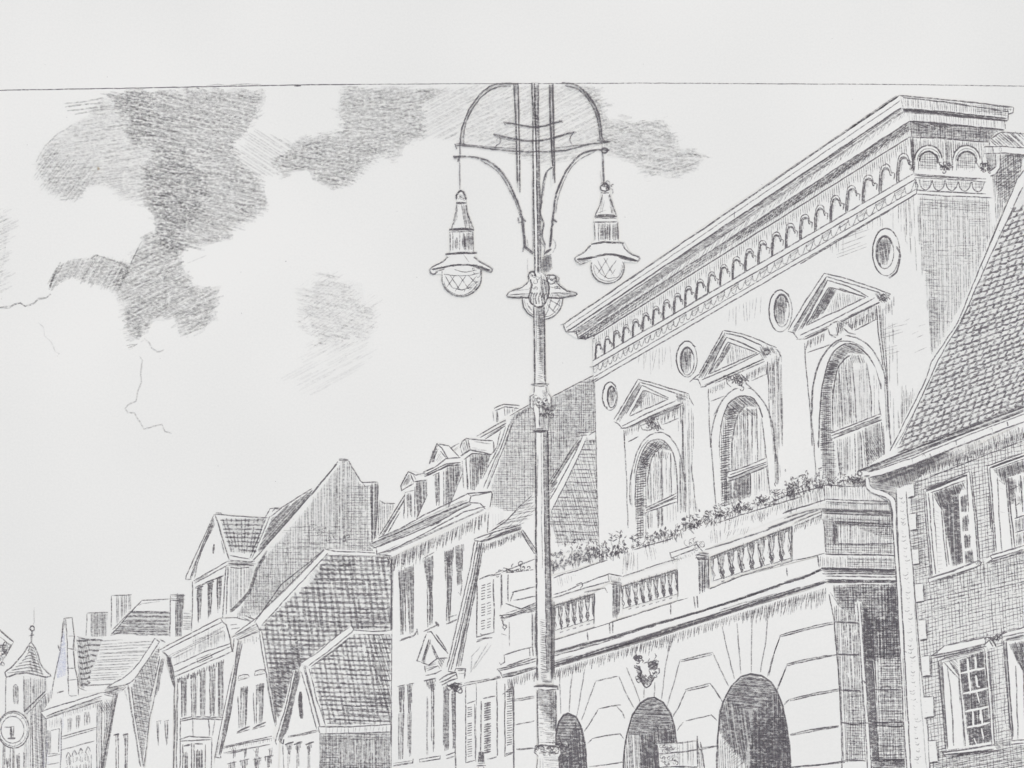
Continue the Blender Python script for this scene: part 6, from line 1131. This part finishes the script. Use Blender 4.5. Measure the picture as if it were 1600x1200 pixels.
for x0, y0, x1, y1 in ((1530, 400, 1600, 480), (1540, 510, 1600, 560), (1535, 650, 1600, 720), (1545, 740, 1600, 810)): H([x0, y0, x1, y0-20, x1, y1-15, x0+4, y1], 86, 3 if y0 < 600 else 2, 1.8, .48)
LL('1510 460 1560 440', '1540 480 1550 640', '1575 370 1590 600', '1540 640 1600 620', '1545 560 1570 540', '1540 730 1600 712', d=.6, w=2); F('1415 400 1480 430 1520 830 1430 850')
LL('1430 380 1440 600 1460 840', '1440 400 1482 430', d=.5); L('1445 450 1470 460', 1, .3); L('1450 600 1480 605', 1, .3)
sub('sill', 4, '1345 905 1400 865 1600 805 1700 780 1700 830 1600 845 1365 922'); LL('1365 918 1480 885 1600 842', '1385 872 1500 838 1600 808', '1385 872 1400 895 1360 920', '1395 895 1600 832', d=.66, w=2.1); H('1360 925 1600 848 1600 862 1400 930', -16, 2.4, 1.5, .42)
T(1200, 900, 4)
part('sash_window', 2, '1065 530 1350 440 1365 460 1410 1050 1110 1085 1080 800', 'lower window with a hood and a full grid of dark panes')
LL('1062 530 1080 760 1108 1080', '1085 540 1100 760 1120 1070', '1065 530 1110 510 1350 450', '1350 455 1370 700 1395 1050', '1375 460 1392 700 1412 1045', d=.64, w=2); H('1062 530 1085 530 1118 1070 1106 1080', 86, 2.2, 2, .48)
sub('shutter', 3, '1095 535 1190 640 1230 1065 1125 1078 1100 740'); LL('1095 535 1190 640', '1128 530 1195 620', '1120 560 1140 740 1158 1060', '1190 620 1205 800 1232 1060', '1145 560 1190 620', d=.56); H('1095 530 1180 505 1190 630 1130 540', 45, 2.4, 1.8, .45); H('1180 600 1195 610 1232 1060 1222 1065', 87, 2, 1.6, .42)
sub('pane', 3, '1190 520 1345 465 1390 1040 1250 1062 1200 700'); H('1192 525 1345 470 1390 1035 1255 1055 1215 740', 87, 1.9, 2.2, .56); S('1192 525 1345 470 1390 1035 1255 1055 1215 740', .26); H('1192 525 1345 470 1390 1035 1255 1055', -15, 3.2, 1.8, .4)
B2 = B
sub('glazing_bar', 4)
B.cur = 0
for s in ('1195 608 1270 590 1355 575', '1215 732 1290 720 1370 700', '1228 848 1300 832 1378 815', '1240 945 1310 930 1385 915', '1240 515 1248 590 1262 720', '1290 500 1298 580', '1262 730 1262 740', '1325 825 1325 840 1335 925', '1278 845 1283 940', '1295 620 1310 690 1325 690'): L(s, 3.0, .9, wob=.5)
for p_ in ([(1300, 720), (1318, 790)], [(1320, 860), (1322, 900)], [(1285, 1010), (1300, 1050)], [(1330, 950), (1345, 1020)]): L(p_, 2.2, .9)
sub('hood', 4, '1015 500 1060 470 1105 432 1360 378 1395 400 1425 445 1370 452 1355 425 1030 508'); LL('1018 500 1105 432', '1105 432 1240 405 1360 380', '1018 500 1200 462 1350 425', '1030 510 1210 475 1350 440', '1360 378 1350 425 1375 400 1400 440', '1360 380 1400 385 1425 440', '1040 495 1060 475', d=.66, w=2); H('1030 500 1350 422 1352 445 1200 482 1040 512', -14, 2, 1.8, .52); H('1365 385 1400 385 1425 440 1390 430', 60, 2.4, 1.9, .5); H('1080 520 1350 455 1352 475 1090 540', -14, 3, 1.5, .42)
L('1150 385 1170 380', 1.2, .3)
sub('sill', 4, '1088 1100 1440 1045 1455 1065 1455 1085 1110 1130'); LL('1085 1100 1250 1080 1440 1048', '1100 1115 1250 1100 1410 1080', '1110 1130 1250 1110 1455 1085', '1085 1100 1110 1130', d=.66, w=2.3); H('1415 1048 1455 1060 1455 1085 1420 1080', 10, 1.8, 2.3, .62); H('1110 1120 1420 1082 1420 1095 1130 1135', -8, 2, 1.8, .5)
part('sash_window', 2, '1465 395 1700 350 1700 1040 1520 1030 1490 700', 'lower window cut by the right edge with torn-looking dark curtain')
LL('1465 385 1475 500 1495 760 1522 1025', '1485 410 1500 600 1530 1000', '1470 400 1600 372', d=.66, w=2.1); H('1465 400 1485 400 1530 1020 1518 1020', 86, 2.2, 1.9, .45); H('1505 425 1600 405 1600 600 1585 590 1550 530', 70, 2, 2.1, .58); S('1505 425 1600 405 1600 600 1550 530', .28); LL('1535 480 1590 590', '1545 560 1560 1020', '1590 500 1600 900', d=.5); H('1485 385 1600 365 1600 395 1490 415', -10, 2.2, 1.9, .5)
sub('hood', 4, '1440 370 1490 345 1600 318 1700 300 1700 355 1480 400 1435 400'); LL('1440 370 1500 345 1600 318', '1445 385 1600 352', '1480 400 1600 372', '1480 338 1430 390 1420 410', d=.64, w=2); H('1480 390 1600 362 1600 375 1490 400', -12, 2, 1.7, .5)
SCRIB('1365 390 1400 400 1430 380', 3, 14, 1.7, .55)
sub('sill', 4, '1515 1028 1700 1020 1700 1060 1520 1050'); LL('1512 1028 1600 1022', '1520 1048 1600 1040', d=.62, w=2)
T()
flush()
for o in list(C.objects):
    if o.name.startswith('dummy'): o.name = 'blind_arch'
